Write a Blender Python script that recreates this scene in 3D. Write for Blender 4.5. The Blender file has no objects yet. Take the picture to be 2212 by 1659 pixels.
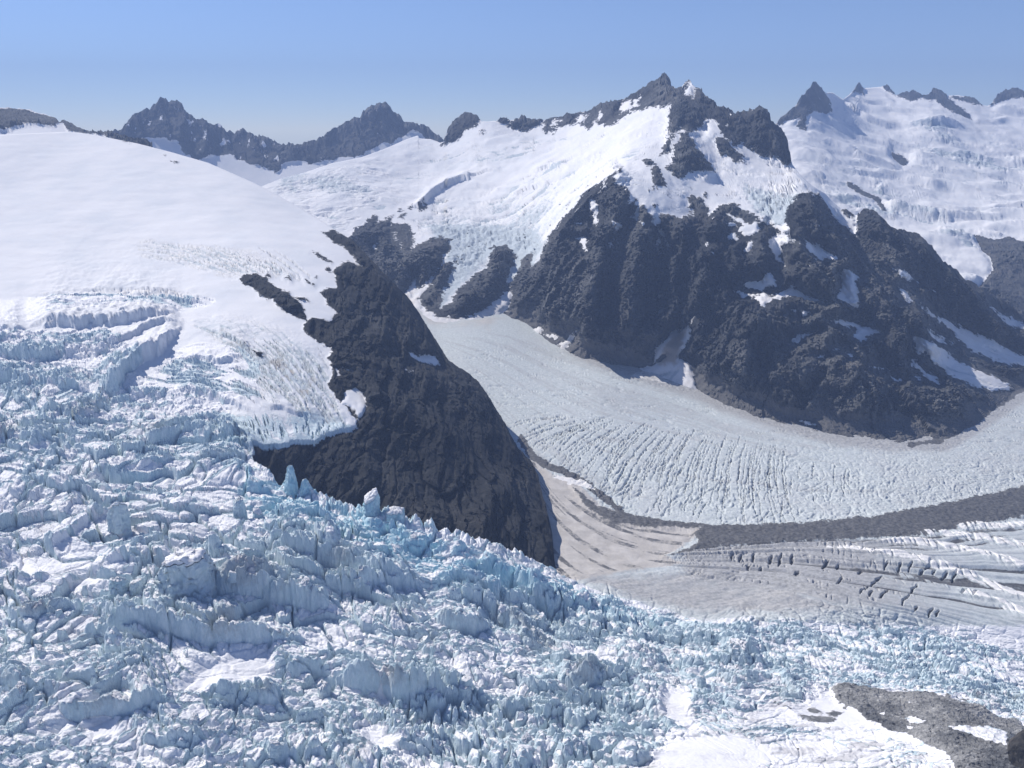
import bpy, bmesh, math, random
import numpy as np
random.seed(4)
f4 = np.float32
Q = 1.3
PX = 2.16          # tracing units per picture pixel
CX, CY, F = 1106.0, 829.5, 1916.0
PITCH = math.radians(16.0)
CAM = np.array([0.0, 0.0, 700.0])
SC = bpy.context.scene
COL = SC.collection
sp, cp = math.sin(PITCH), math.cos(PITCH)
SUN_AZ = (-0.62, 0.47)     # horizontal direction towards the sun
SUN_EL = math.radians(43)

# ------------------------------------------------------------------ noise
_rng = np.random.RandomState(11)
PERM = np.tile(_rng.permutation(256), 3).astype(np.int32)
_g = _rng.normal(size=(256, 3)); _g /= np.linalg.norm(_g, axis=1)[:, None]
GX, GY, GZ = [(_g[:, i] * 1.5).astype(f4) for i in range(3)]

def _perlin(x, y, z):
    xi = np.floor(x).astype(np.int32); yi = np.floor(y).astype(np.int32); zi = np.floor(z).astype(np.int32)
    fx = (x - xi).astype(f4); fy = (y - yi).astype(f4); fz = (z - zi).astype(f4)
    xi &= 255; yi &= 255; zi &= 255
    u = fx * fx * fx * (fx * (fx * 6 - 15) + 10); v = fy * fy * fy * (fy * (fy * 6 - 15) + 10)
    w = fz * fz * fz * (fz * (fz * 6 - 15) + 10)
    a = PERM[xi]; b = PERM[xi + 1]
    aa = PERM[a + yi]; ab = PERM[a + yi + 1]; ba = PERM[b + yi]; bb = PERM[b + yi + 1]
    def g(h, dx, dy, dz):
        return GX[h] * dx + GY[h] * dy + GZ[h] * dz
    def pair(zo, dz):
        h00 = PERM[aa + zi + zo]; h10 = PERM[ba + zi + zo]; h01 = PERM[ab + zi + zo]; h11 = PERM[bb + zi + zo]
        x0 = g(h00, fx, fy, dz); x0 += u * (g(h10, fx - 1, fy, dz) - x0)
        x1 = g(h01, fx, fy - 1, dz); x1 += u * (g(h11, fx - 1, fy - 1, dz) - x1)
        return x0 + v * (x1 - x0)
    p0 = pair(0, fz); p1 = pair(1, fz - 1)
    return p0 + w * (p1 - p0)

def perlin(x, y, z=0.0):
    x, y, z = np.broadcast_arrays(np.asarray(x, f4), np.asarray(y, f4), np.asarray(z, f4))
    sh = x.shape; x = x.ravel(); y = y.ravel(); z = z.ravel()
    out = np.empty(x.size, f4)
    for i in range(0, x.size, 150000):
        s = slice(i, i + 150000); out[s] = _perlin(x[s], y[s], z[s])
    return out.reshape(sh)

def fbm(x, y, z, L, octs, seed=0.0, gain=0.5, ridge=False):
    a, tot, out = 1.0, 0.0, 0.0
    x = np.asarray(x) / L + seed * 7.13; y = np.asarray(y) / L + seed * 3.71; z = np.asarray(z) / L + seed * 5.37
    for k in range(octs):
        n = perlin(x, y, z)
        if ridge: n = 1 - 2 * np.abs(n)
        out = out + a * n; tot += a; a *= gain
        x, y, z = 1.93 * (0.8 * x + 0.6 * y) + 13.1, 1.93 * (-0.6 * x + 0.8 * y) + 7.7, 1.97 * z + 3.3
    return out / tot

def cells(x, y, seed=0):
    """Voronoi: distance to the nearest and second nearest site, the cell's three random numbers and offset to its site."""
    sh = x.shape; x = x.ravel().astype(f4); y = y.ravel().astype(f4)
    o = [np.empty(x.size, f4) for _ in range(7)]
    tab = np.random.RandomState(seed + 77).rand(5, 65536).astype(f4)
    for i in range(0, x.size, 150000):
        s = slice(i, i + 150000); X = x[s]; Y = y[s]
        xi = np.floor(X).astype(np.int32); yi = np.floor(Y).astype(np.int32)
        d1 = np.full(X.size, 9, f4); d2 = np.full(X.size, 9, f4)
        hid = np.zeros(X.size, np.int32); ox = np.zeros(X.size, f4); oy = np.zeros(X.size, f4)
        for a in (-1, 0, 1):
            for b in (-1, 0, 1):
                h = ((xi + a) * 7919 + (yi + b) * 104729) & 65535
                dx = xi + a + 0.1 + 0.8 * tab[0, h] - X; dy = yi + b + 0.1 + 0.8 * tab[1, h] - Y
                d = np.sqrt(dx * dx + dy * dy)
                m = d < d1
                d2 = np.where(m, d1, np.minimum(d2, d)); d1 = np.where(m, d, d1)
                hid = np.where(m, h, hid); ox = np.where(m, dx, ox); oy = np.where(m, dy, oy)
        for k, val in enumerate((d1, d2, tab[2, hid], tab[3, hid], tab[4, hid], ox, oy)): o[k][s] = val
    return [k.reshape(sh) for k in o]

def sstep(a, b, x):
    t = np.clip((x - a) / (b - a), 0, 1); return t * t * (3 - 2 * t)

# ------------------------------------------------------------------ tracing units -> world
def zoom(ox, oy, pts): return [(ox * 0.8848 + x * 0.4, oy * 0.8848 + y * 0.4) for x, y in pts]
def vA(*p): return zoom(0, 150, p)
def vB(*p): return zoom(800, 150, p)
def vC(*p): return zoom(1500, 150, p)
def vD(*p): return zoom(0, 600, p)
def vE(*p): return zoom(750, 600, p)
def vF(*p): return zoom(1500, 600, p)
def vG(*p): return zoom(0, 1125, p)
def vH(*p): return zoom(800, 1125, p)
def vI(*p): return zoom(1500, 1125, p)

def dirs(u, v):
    a = (np.asarray(u, float) - CX) / F; b = (CY - np.asarray(v, float)) / F
    return np.stack([a, cp + sp * b, -sp + cp * b], -1)
def unproj(u, v, s): return CAM + dirs(u, v) * np.asarray(s)[..., None]
def s_of_z(v, z): return (z - CAM[2]) / (-sp + cp * (CY - v) / F)

class TPS:
    """Smooth surface through points (u, v, depth); a plane in the world stays a plane."""
    def __init__(self, pts, zpts=()):
        P = [(u, v, 1000.0 / s) for u, v, s in pts] + [(u, v, 1000.0 / s_of_z(v, z)) for u, v, z in zpts]
        P = np.array(P, float); self.c = P[:, :2] / 500.0; n = len(P)
        K = self.k(np.linalg.norm(self.c[:, None] - self.c[None], axis=2)) + np.eye(n) * 1e-3
        A = np.zeros((n + 3, n + 3)); A[:n, :n] = K
        A[:n, n] = 1; A[:n, n + 1:] = self.c; A[n:, :n] = A[:n, n:].T
        b = np.zeros(n + 3); b[:n] = P[:, 2]
        self.w = np.linalg.solve(A, b)
    def k(self, r): return r * r * np.log(r + 1e-9)
    def __call__(self, u, v):
        u = np.asarray(u, float) / 500; v = np.asarray(v, float) / 500; n = len(self.c)
        out = self.w[n] + self.w[n + 1] * u + self.w[n + 2] * v
        for (a, b), w in zip(self.c, self.w[:n]): out = out + w * self.k(np.sqrt((u - a) ** 2 + (v - b) ** 2))
        return out     # 1000/depth

def poly_sd(u, v, poly):
    """Signed distance in tracing units, positive inside; -99 far outside."""
    p = np.array(poly, float); sh = u.shape; u = u.ravel(); v = v.ravel()
    out = np.full(u.size, -99.0, f4); M = 60
    idx = np.nonzero((u > p[:, 0].min() - M) & (u < p[:, 0].max() + M) & (v > p[:, 1].min() - M) & (v < p[:, 1].max() + M))[0]
    if idx.size:
        x = u[idx]; y = v[idx]; d2 = np.full(idx.size, 1e9); ins = np.zeros(idx.size, bool)
        for i in range(len(p)):
            (x0, y0), (x1, y1) = p[i - 1], p[i]
            ex, ey = x1 - x0, y1 - y0
            t = np.clip(((x - x0) * ex + (y - y0) * ey) / (ex * ex + ey * ey + 1e-9), 0, 1)
            d2 = np.minimum(d2, (x - x0 - t * ex) ** 2 + (y - y0 - t * ey) ** 2)
            if y0 != y1: ins ^= ((y0 > y) != (y1 > y)) & (x < (x1 - x0) * (y - y0) / (y1 - y0) + x0)
        out[idx] = np.where(ins, np.sqrt(d2), -np.sqrt(d2))
    return out.reshape(sh)

def line_dist(u, v, line, M=60):
    """Distance to a polyline and position along it (0..1)."""
    p = np.array(line, float); sh = u.shape; u = u.ravel(); v = v.ravel()
    out = np.full(u.size, 999.0, f4); al = np.zeros(u.size, f4)
    idx = np.nonzero((u > p[:, 0].min() - M) & (u < p[:, 0].max() + M) & (v > p[:, 1].min() - M) & (v < p[:, 1].max() + M))[0]
    if idx.size:
        x = u[idx]; y = v[idx]; d2 = np.full(idx.size, 1e9); aa = np.zeros(idx.size); n = len(p) - 1
        for i in range(n):
            (x0, y0), (x1, y1) = p[i], p[i + 1]; ex, ey = x1 - x0, y1 - y0
            t = np.clip(((x - x0) * ex + (y - y0) * ey) / (ex * ex + ey * ey + 1e-9), 0, 1)
            d = (x - x0 - t * ex) ** 2 + (y - y0 - t * ey) ** 2
            m = d < d2; d2 = np.where(m, d, d2); aa = np.where(m, (i + t) / n, aa)
        out[idx] = np.sqrt(d2); al[idx] = aa
    return out.reshape(sh), al.reshape(sh)

def curve(pts):
    p = np.array(pts, float); return lambda u: np.interp(u, p[:, 0], p[:, 1])

def normals(P):
    du = np.gradient(P, axis=1); dv = np.gradient(P, axis=0)
    n = np.cross(dv, du); n /= (np.linalg.norm(n, axis=2, keepdims=True) + 1e-9)
    view = CAM - P
    flip = np.sign((n * view).sum(2)); flip[flip == 0] = 1
    return n * flip[..., None]
def outward(P, n, k=0.85):
    w = CAM - P; w = w / np.linalg.norm(w, axis=2, keepdims=True)
    return k * w + (1 - k) * n
def blur(A, n=2):
    for _ in range(n):
        A = (np.concatenate([A[:1], A[:-1]]) + A + np.concatenate([A[1:], A[-1:]])) / 3
        A = (np.concatenate([A[:, :1], A[:, :-1]], 1) + A + np.concatenate([A[:, 1:], A[:, -1:]], 1)) / 3
    return A

def grid(u0, u1, top, bot, q=1.0, v_est=None):
    nu = int((u1 - u0) / (PX * Q * q)) + 1
    u = np.linspace(u0, u1, nu); t0 = top(u); b0 = bot(u)
    nv = int(np.percentile(b0 - t0, 80) / (PX * Q * q)) + 1
    t = np.linspace(0, 1, nv)[:, None]
    return np.broadcast_to(u[None], (nv, nu)).copy(), t0[None] + (b0 - t0)[None] * t

def back_rows(P, attr, ids, length, drop, n=16, seed=1.0):
    """Rows that carry the surface over its crest and down the far side."""
    r0 = P[0]; out = r0[:, :2] - CAM[:2]; out = out / np.linalg.norm(out, axis=1, keepdims=True)
    rows = []
    for k in range(n, 0, -1):
        t = (k / n) ** 1.6; R = r0.copy()
        R[:, :2] += out * length * t
        nz = fbm(R[:, 0], R[:, 1], 0 * R[:, 0], 90, 3, seed)
        R[:, 2] -= length * drop * t * (1 + 0.35 * nz)
        rows.append(R)
    B = np.stack(rows)
    return (np.concatenate([B, P]), np.concatenate([np.repeat(attr[:1], n, 0), attr]), np.concatenate([np.repeat(ids[:1], n, 0), ids]))

# ------------------------------------------------------------------ objects
def tag(o, label=None, cat=None, kind=None, group=None):
    if label: o['label'] = label
    if cat: o['category'] = cat
    if kind: o['kind'] = kind
    if group: o['group'] = group
    return o

def empty(name, loc, label, cat, kind=None):
    o = bpy.data.objects.new(name, None); COL.objects.link(o); o.location = loc
    return tag(o, label, cat, kind)

def raw_mesh(name, V, Fq, attr, mat, smooth=True):
    me = bpy.data.meshes.new(name)
    V = np.ascontiguousarray(V, f4); Fq = np.ascontiguousarray(Fq, np.int32); k = Fq.shape[1]
    me.vertices.add(len(V)); me.vertices.foreach_set('co', V.ravel())
    me.loops.add(Fq.size); me.loops.foreach_set('vertex_index', Fq.ravel())
    me.polygons.add(len(Fq)); me.polygons.foreach_set('loop_start', np.arange(0, Fq.size, k, dtype=np.int32))
    me.polygons.foreach_set('use_smooth', np.full(len(Fq), smooth))
    if attr is not None:
        ca = me.attributes.new('mask', 'FLOAT_COLOR', 'POINT'); ca.data.foreach_set('color', np.ascontiguousarray(attr, f4).ravel())
    me.materials.append(mat); me.update(calc_edges=True); me.validate()
    return me

def sheet_parts(P, attr, ids, mat_of):
    """Split a grid by its region ids; returns {id: mesh} with every region one mesh."""
    nv, nu = ids.shape
    vi = np.arange(nv * nu, dtype=np.int32).reshape(nv, nu)
    quads = np.stack([vi[:-1, :-1], vi[1:, :-1], vi[1:, 1:], vi[:-1, 1:]], -1).reshape(-1, 4)
    fid = ids[:-1, :-1].ravel(); Pf = P.reshape(-1, 3); Af = attr.reshape(-1, attr.shape[-1]); res = {}
    for i in np.unique(fid):
        if i < 0: continue
        q = quads[fid == i]
        if len(q) < 6: continue
        used = np.unique(q); remap = np.zeros(nv * nu, np.int32); remap[used] = np.arange(len(used), dtype=np.int32)
        res[int(i)] = raw_mesh('sheet', Pf[used], remap[q], (Af[used][:, 4:] if Af.shape[1] > 4 and mat_of(int(i)) is M_ICE else Af[used][:, :4]), mat_of(int(i)))
    return res

def obj(name, me, parent=None, **kw):
    me.name = name
    if name.startswith(('rock', 'icefall', 'crevassed', 'ice_')): me.polygons.foreach_set('use_smooth', np.zeros(len(me.polygons), bool))
    o = bpy.data.objects.new(name, me); COL.objects.link(o)
    if parent is not None:
        o.parent = parent; o.location = -parent.location
    return tag(o, **kw)

# ------------------------------------------------------------------ materials
class N:
    def __init__(self, name):
        self.m = bpy.data.materials.new(name); self.m.use_nodes = True; self.t = self.m.node_tree; self.t.nodes.clear()
        self.out = self.t.nodes.new('ShaderNodeOutputMaterial')
        self.geo = self.t.nodes.new('ShaderNodeNewGeometry')
        self.pos = self.geo.outputs['Position']; self.att = None
    def n(self, kind, **kw):
        x = self.t.nodes.new(kind)
        for k, v in kw.items(): setattr(x, k, v)
        return x
    def link(self, a, b):
        if hasattr(a, 'is_output') or hasattr(a, 'links'): self.t.links.new(a, b)
        else: b.default_value = a
    def scalev(self, v3):
        x = self.n('ShaderNodeVectorMath', operation='MULTIPLY'); self.link(self.pos, x.inputs[0]); x.inputs[1].default_value = v3
        return x.outputs[0]
    def noise(self, L, det=4.0, rough=0.55, stretch=(1, 1, 1), dist=0.0):
        x = self.n('ShaderNodeTexNoise'); x.inputs['Scale'].default_value = 1.0 / L
        x.inputs['Detail'].default_value = det; x.inputs['Roughness'].default_value = rough; x.inputs['Distortion'].default_value = dist
        self.link(self.scalev(stretch), x.inputs['Vector']); return x.outputs[0]
    def math(self, op, a, b=0.0, c=0.0, clamp=False):
        x = self.n('ShaderNodeMath', operation=op); x.use_clamp = clamp
        for s, val in zip(x.inputs, (a, b, c)): self.link(val, s)
        return x.outputs[0]
    def step(self, a, b, x, lo=0.0, hi=1.0):
        y = self.n('ShaderNodeMapRange', interpolation_type='SMOOTHSTEP')
        self.link(x, y.inputs[0])
        for s, val in zip(list(y.inputs)[1:5], (a, b, lo, hi)): self.link(val, s)
        return y.outputs[0]
    def mix(self, f, a, b):
        x = self.n('ShaderNodeMix', data_type='RGBA')
        self.link(f, x.inputs[0])
        for s, val in ((x.inputs[6], a), (x.inputs[7], b)):
            if isinstance(val, tuple): s.default_value = (*val, 1)
            else: self.link(val, s)
        return x.outputs[2]
    def mask(self):
        a = self.n('ShaderNodeAttribute', attribute_name='mask'); s = self.n('ShaderNodeSeparateColor')
        self.link(a.outputs['Color'], s.inputs[0])
        return s.outputs[0], s.outputs[1], s.outputs[2], a.outputs['Alpha']
    def nz(self):
        s = self.n('ShaderNodeSeparateXYZ'); self.link(self.geo.outputs['Normal'], s.inputs[0]); return s.outputs[2]
    def finish(self, col, rough, bumps=(), spec=0.25, sss=0):
        b = self.n('ShaderNodeBsdfPrincipled'); self.link(col, b.inputs['Base Color']); self.link(rough, b.inputs['Roughness'])
        b.inputs['Specular IOR Level'].default_value = spec
        prev = None
        for h, d in bumps:
            x = self.n('ShaderNodeBump'); x.inputs['Strength'].default_value = 1.0
            x.inputs['Distance'].default_value = 1.0
            self.link(self.math('MULTIPLY', h, d), x.inputs['Height'])
            if prev is not None: self.link(prev, x.inputs['Normal'])
            prev = x.outputs[0]
        if prev is not None: self.link(prev, b.inputs['Normal'])
        self.link(b.outputs[0], self.out.inputs['Surface']); return self.m

SNOW = (0.85, 0.845, 0.86)
def rock_colour(N_, dark=(0.026, 0.028, 0.031), light=(0.115, 0.117, 0.12), brown=(0.070, 0.062, 0.055), L=1.0):
    a = N_.noise(60 * L, 8, 0.65, (1, 1, 0.45)); b = N_.noise(14 * L, 6, 0.7, (1, 1, 0.5), 1.0); c = N_.noise(220 * L, 4, 0.6)
    st = N_.noise(11 * L, 6, 0.7, (1, 1, 0.13), 0.4)
    t = N_.math('ADD', N_.math('MULTIPLY', a, 0.36), N_.math('ADD', N_.math('MULTIPLY', b, 0.30), N_.math('MULTIPLY', st, 0.34)))
    hi = N_.noise(30 * L, 9, 0.78, (1, 1, 0.3), 0.6)
    col = N_.mix(N_.step(0.38, 0.62, t), dark, light)
    pale = tuple(min(1, 2.1 * q) for q in light)
    col = N_.mix(N_.step(0.52, 0.70, hi, 0, 0.85), col, pale)
    col = N_.mix(N_.step(0.5, 0.75, c, 0, 0.5), col, brown)
    big = N_.noise(330 * L, 5, 0.6, (1, 1, 0.35)); mul = N_.n('ShaderNodeMix', data_type='RGBA', blend_type='MULTIPLY'); mul.inputs[0].default_value = 1.0
    N_.link(col, mul.inputs[6]); N_.link(N_.mix(N_.step(0.35, 0.65, big), (0.5, 0.52, 0.55), (1.6, 1.57, 1.52)), mul.inputs[7]); col = mul.outputs[2]
    return col, t

def mat_mountain(name, dark=(0.017, 0.019, 0.021), light=(0.086, 0.088, 0.091), ledge=0.0, brown=(0.070, 0.062, 0.055), blue=(0.60, 0.67, 0.72), L=1.0):
    """mask R: snow (0.5 = edge), G: bare glacier ice, B: dust on snow, A: scree."""
    m = N(name); r, g, b, al = m.mask()
    rc, t = rock_colour(m, dark, light, brown, L=L)
    scree = m.mix(m.noise(9, 6, 0.7), (0.075, 0.075, 0.078), (0.165, 0.16, 0.155))
    rc = m.mix(m.step(0.4, 0.6, m.math('ADD', al, m.math('MULTIPLY', m.math('SUBTRACT', t, 0.5), 0.8))), rc, scree)
    n1 = m.noise(20 * L, 9, 0.78)
    sn = m.math('ADD', r, m.math('MULTIPLY', m.math('SUBTRACT', n1, 0.5), 1.0))
    if ledge:
        lz = m.math('MULTIPLY', m.math('SUBTRACT', m.nz(), 0.72), ledge)
        sn = m.math('ADD', sn, m.math('MULTIPLY', m.math('MAXIMUM', lz, 0.0), 1.0))
    sm = m.step(0.47, 0.53, sn)
    n2 = m.noise(120, 6, 0.6); n3 = m.noise(16, 7, 0.7, (1, 1, 1), 0.6)
    sc = m.mix(m.step(0.38, 0.7, n2), SNOW, (0.77, 0.785, 0.815))
    gi = m.math('ADD', g, m.math('MULTIPLY', m.math('SUBTRACT', n3, 0.5), 0.9))
    sc = m.mix(m.step(0.35, 0.75, gi, 0, 1), sc, m.mix(n3, blue, (0.46, 0.51, 0.55)))
    db = m.math('ADD', b, m.math('MULTIPLY', m.math('SUBTRACT', m.noise(35, 7, 0.7, (1, 1, 0.4)), 0.5), 0.7))
    sc = m.mix(m.step(0.15, 1.0, db, 0, 1), sc, (0.42, 0.345, 0.285))
    col = m.mix(sm, rc, sc)
    bm = m.math('MULTIPLY', m.math('SUBTRACT', 1.0, sm), m.math('ADD', m.math('MULTIPLY', t, 11.0 * L), m.math('MULTIPLY', m.noise(4 * L, 5, 0.7), 1.2 * L)))
    bs = m.math('MULTIPLY', sm, m.math('MULTIPLY', m.noise(14, 5, 0.6), m.math('ADD', 0.7, m.math('MULTIPLY', g, 5.0))))
    return m.finish(col, 0.85, [(m.math('ADD', bm, bs), 1.0)], 0.2)

def mat_icefall(name):
    """mask R: rock/dark debris, G: fresh blue, B: grey dirt, A: snow cover."""
    m = N(name); r, g, b, al = m.mask(); nz = m.nz()
    n1 = m.noise(18, 7, 0.65); n2 = m.noise(5, 6, 0.7); n3 = m.noise(60, 6, 0.65); n4 = m.noise(9, 6, 0.72, (1, 1, 0.35), 0.8)
    ice = m.mix(m.step(0.35, 0.7, n4), (0.52, 0.635, 0.69), (0.74, 0.81, 0.84))
    fresh = m.mix(m.step(0.35, 0.65, n4), (0.33, 0.57, 0.69), (0.64, 0.79, 0.85))
    gg = m.math('ADD', g, m.math('MULTIPLY', m.math('SUBTRACT', n3, 0.5), 1.0))
    gg = m.math('SUBTRACT', gg, m.step(0.6, 0.95, nz, 0, 0.45))
    col = m.mix(m.step(0.25, 0.85, gg), ice, fresh)
    sn = m.math('ADD', al, m.math('ADD', m.math('MULTIPLY', m.math('SUBTRACT', n1, 0.5), 0.32), m.math('MULTIPLY', m.math('SUBTRACT', n2, 0.5), 0.16)))
    sm = m.step(0.54, 0.62, sn)
    d = m.math('ADD', b, m.math('ADD', m.math('MULTIPLY', m.math('SUBTRACT', n2, 0.5), 0.9), m.math('MULTIPLY', m.math('SUBTRACT', n3, 0.5), 0.9)))
    snow = m.mix(m.step(0.35, 0.7, n1), SNOW, (0.80, 0.80, 0.83))
    col = m.mix(sm, col, snow)
    col = m.mix(m.step(0.45, 0.95, d, 0, 0.5), col, (0.31, 0.30, 0.30))
    rc, t = rock_colour(m, (0.085, 0.088, 0.092), (0.25, 0.252, 0.255), (0.18, 0.178, 0.172), 0.2)
    rm = m.step(0.44, 0.56, m.math('ADD', r, m.math('MULTIPLY', m.math('SUBTRACT', n2, 0.5), 0.35)))
    col = m.mix(rm, col, rc)
    h = m.math('ADD', m.math('MULTIPLY', n4, 2.2), m.math('MULTIPLY', n2, 0.8))
    h = m.math('MULTIPLY', h, m.math('SUBTRACT', 1.0, m.math('MULTIPLY', sm, 0.75)))
    h = m.math('ADD', h, m.math('MULTIPLY', m.math('MULTIPLY', t, 3.0), rm))
    return m.finish(col, 0.6, [(h, 1.0)], 0.3)

def mat_glacier(name):
    """mask R: white snow, G: dark rock debris and painted shade in crevasses, B: beige dust, A: grey dirty ice."""
    m = N(name); r, g, b, al = m.mask()
    n1 = m.noise(30, 7, 0.65); n2 = m.noise(6, 6, 0.72); n3 = m.noise(110, 5, 0.6)
    ice = m.mix(m.step(0.35, 0.65, n2), (0.465, 0.51, 0.515), (0.66, 0.695, 0.70))
    ice = m.mix(m.step(0.45, 0.7, n3, 0, 0.6), ice, (0.55, 0.57, 0.58))
    grey = m.mix(m.step(0.3, 0.7, n2), (0.29, 0.29, 0.29), (0.52, 0.52, 0.52))
    def edge(a, amp, lo=0.42, hi=0.58, hi_v=1.0):
        x = m.math('ADD', a, m.math('MULTIPLY', m.math('SUBTRACT', m.math('ADD', m.math('MULTIPLY', n1, 0.5), m.math('MULTIPLY', n2, 0.5)), 0.5), amp))
        return m.step(lo, hi, x, 0, hi_v)
    col = m.mix(edge(al, 1.0, 0.3, 0.75), ice, grey)
    beige = m.mix(m.step(0.35, 0.7, n1), (0.47, 0.44, 0.405), (0.62, 0.585, 0.545))
    col = m.mix(edge(b, 1.0, 0.25, 0.8), col, beige)
    col = m.mix(edge(r, 0.5), col, (0.84, 0.82, 0.80))
    debris_and_shade = m.mix(m.step(0.3, 0.75, n2), (0.06, 0.061, 0.064), (0.19, 0.187, 0.185))
    gm = edge(g, 1.0)
    col = m.mix(gm, col, debris_and_shade)
    return m.finish(col, 0.7, [(m.math('ADD', m.math('MULTIPLY', n2, 0.9), m.math('MULTIPLY', n1, 1.2)), 1.0)], 0.25)

M_MOUNT = mat_mountain('mountain_rock_and_snow')
M_FAR = mat_mountain('far_ridge_rock_and_snow', ledge=0.0, L=2.0)
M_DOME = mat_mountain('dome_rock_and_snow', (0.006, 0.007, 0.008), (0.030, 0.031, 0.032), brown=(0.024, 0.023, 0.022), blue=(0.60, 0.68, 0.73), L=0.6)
M_ICE = mat_icefall('broken_ice')
M_GLAC = mat_glacier('valley_ice')

# ------------------------------------------------------------------ shared displacement
def rock_disp(P, n, L, amp, seed, vert=0.35, lean=0.3):
    """Ribs and gullies that run down the slope, plus finer broken rock."""
    x, y, z = P[..., 0], P[..., 1], P[..., 2]
    xr = x + lean * z
    w = fbm(x, y, z, L * 2, 2, seed + 9) * L * 0.5
    d = 0.55 * fbm(xr + w, y + w, z * vert, L, 3, seed, 0.5, True) + 0.35 * fbm(x, y, z * 0.7, L * 0.35, 4, seed + 2, 0.55, True)
    d = d + 0.25 * fbm(x, y, z, L * 0.1, 3, seed + 4, 0.55, True)
    t = d * 5 + 0.6 * fbm(x, y, z, L * 0.5, 3, seed + 6)
    d = 0.6 * d + 0.4 * (np.floor(t) + sstep(0.25, 0.75, t - np.floor(t))) / 5
    var = 0.45 + 1.1 * sstep(-0.3, 0.35, fbm(x, y, z * 0.6, L * 3, 2, seed + 12))
    return n * (d * amp * var)[..., None]

def rock_facets(P, out, sizes, lean, seed, tall=3.0):
    """Broken slabs: every cell of rock is a tilted plane, cells long down the fall line."""
    x, y, z = P[..., 0], P[..., 1], P[..., 2]
    a = x + lean * z + 0.25 * y; b = z - 0.15 * x + 0.35 * y; D = np.zeros(x.shape)
    for k, (L, amp) in enumerate(sizes):
        wa = fbm(x, y, z, L * 1.3, 3, seed + k) * 0.45; wb = fbm(x, y, z, L * 1.3, 3, seed + k + 5) * 0.45
        d1, d2, r1, r2, r3, ox, oy = cells(a / L + wa, b / (L * tall) + wb, seed_i(seed) + k)
        cr = sstep(0.0, 0.10, d2 - d1)
        D = D + amp * ((r1 - 0.5) * 0.8 + (r2 - 0.5) * 2.6 * ox + (r3 - 0.35) * 1.6 * oy - 0.35 * (1 - cr))
    return out * D[..., None]
def seed_i(s): return int(s * 10) % 50
def ice_height(x, y, A, B, slab):
    """Height of the broken ice over its mean surface. A: overall roughness, B: share of long transverse walls, slab: share of big flat blocks."""
    wx = fbm(x, y, 0 * x, 160, 3, 1.0); wy = fbm(x, y, 0 * x, 160, 3, 2.0)
    q = y + 0.30 * x + 70 * wx + 0 * wy
    along = x - 0.3 * y + 40 * wy
    def saw(L, sh):
        t = q / L + sh + 0.55 * fbm(along, q, 0 * x, 60, 3, 3 + sh)
        k = np.floor(t); fr = t - k
        amp = 0.5 + 0.9 * perlin(along / 120 + 3.7 * k, k * 1.37 + 0.5, sh)
        return np.clip(amp, 0, 1.4) * (sstep(0.0, 0.16, fr) - fr)
    h = B * (30 * saw(125, 0.0) + 12 * saw(52, 0.37))
    for (lx, ly, kt, kh, sd, wt) in ((66, 41, 14, 24, 1, slab), (28, 19, 9, 13, 5, 1.0 - 0.35 * slab), (11, 8.5, 8, 7, 2, 1.0 - 0.7 * slab), (5.6, 4.6, 5, 3.6, 7, 0.8 - 0.6 * slab)):
        d1, d2, r1, r2, r3, ox, oy = cells(along / lx + 0.3 * wx + sd, q / ly, sd)
        cr = sstep(0.0, 2.6 / ly + 0.03, d2 - d1)
        spike = np.where(r3 > 0.9, 0.35 * kh * (1 - 1.6 * d1), 0)
        h = h + wt * (((r1 - 0.4) * kh + (r2 - 0.5) * kt * 1.2 * ox + (r3 - 0.5) * kt * oy + spike) * cr - (0.75 if lx > 40 else 0.45) * kh * (1 - cr))
    rough = 0.40 + 0.75 * sstep(-0.35, 0.35, fbm(along * 0.6, q, 0 * x, 85, 3, 90.0))
    return h * A * rough + A * 11 * fbm(along * 0.7, q, 0 * x, 120, 2, 91.0)

def poly_soft(u, v, poly, soft):
    return np.clip(poly_sd(u, v, poly) / soft * 0.5 + 0.5, 0, 1)

def warp(P, u, v, amp, L, seed, octs=4):
    a = fbm(P[..., 0], P[..., 1], P[..., 2], L, octs, seed, 0.6); b = fbm(P[..., 0], P[..., 1], P[..., 2], L, octs, seed + 5, 0.6)
    c = fbm(P[..., 0], P[..., 1], P[..., 2], L * 0.2, 3, seed + 8, 0.65); d = fbm(P[..., 0], P[..., 1], P[..., 2], L * 0.2, 3, seed + 11, 0.65)
    return u + a * amp + c * amp * 0.75, v + b * amp + d * amp * 0.6

def regions(u, v, base_snow, rocks, patches, ids0=0):
    """Snow attribute and region ids from traced outlines."""
    snow = np.full(u.shape, 60.0 if base_snow else -60.0, f4); ids = np.full(u.shape, ids0, np.int32)
    for i, p in rocks:
        sd = poly_sd(u, v, p); snow = np.minimum(snow, -sd); ids[sd > 0] = i
    for i, p in patches:
        sd = poly_sd(u, v, p); snow = np.maximum(snow, sd); ids[sd > 0] = i
    return snow, ids

def crev(x, y, L, stretch, ang, seed, width=0.12):
    """Narrow grooves, long along one heading: 1 in a groove, 0 outside."""
    c, s = math.cos(ang), math.sin(ang)
    a = (c * x + s * y) / (L * stretch); b = (-s * x + c * y) / L
    w = fbm(x, y, 0 * x, L * 5, 2, seed + 3) * 1.2
    n = perlin(a + seed, b + w, seed * 1.7)
    gate = sstep(0.0, 0.35, perlin(a * 0.6 + 9, b * 0.35 + w, seed + 4.2))
    return (1 - sstep(width * 0.4, width, np.abs(n))) * gate

EXPO = 0.2
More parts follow.
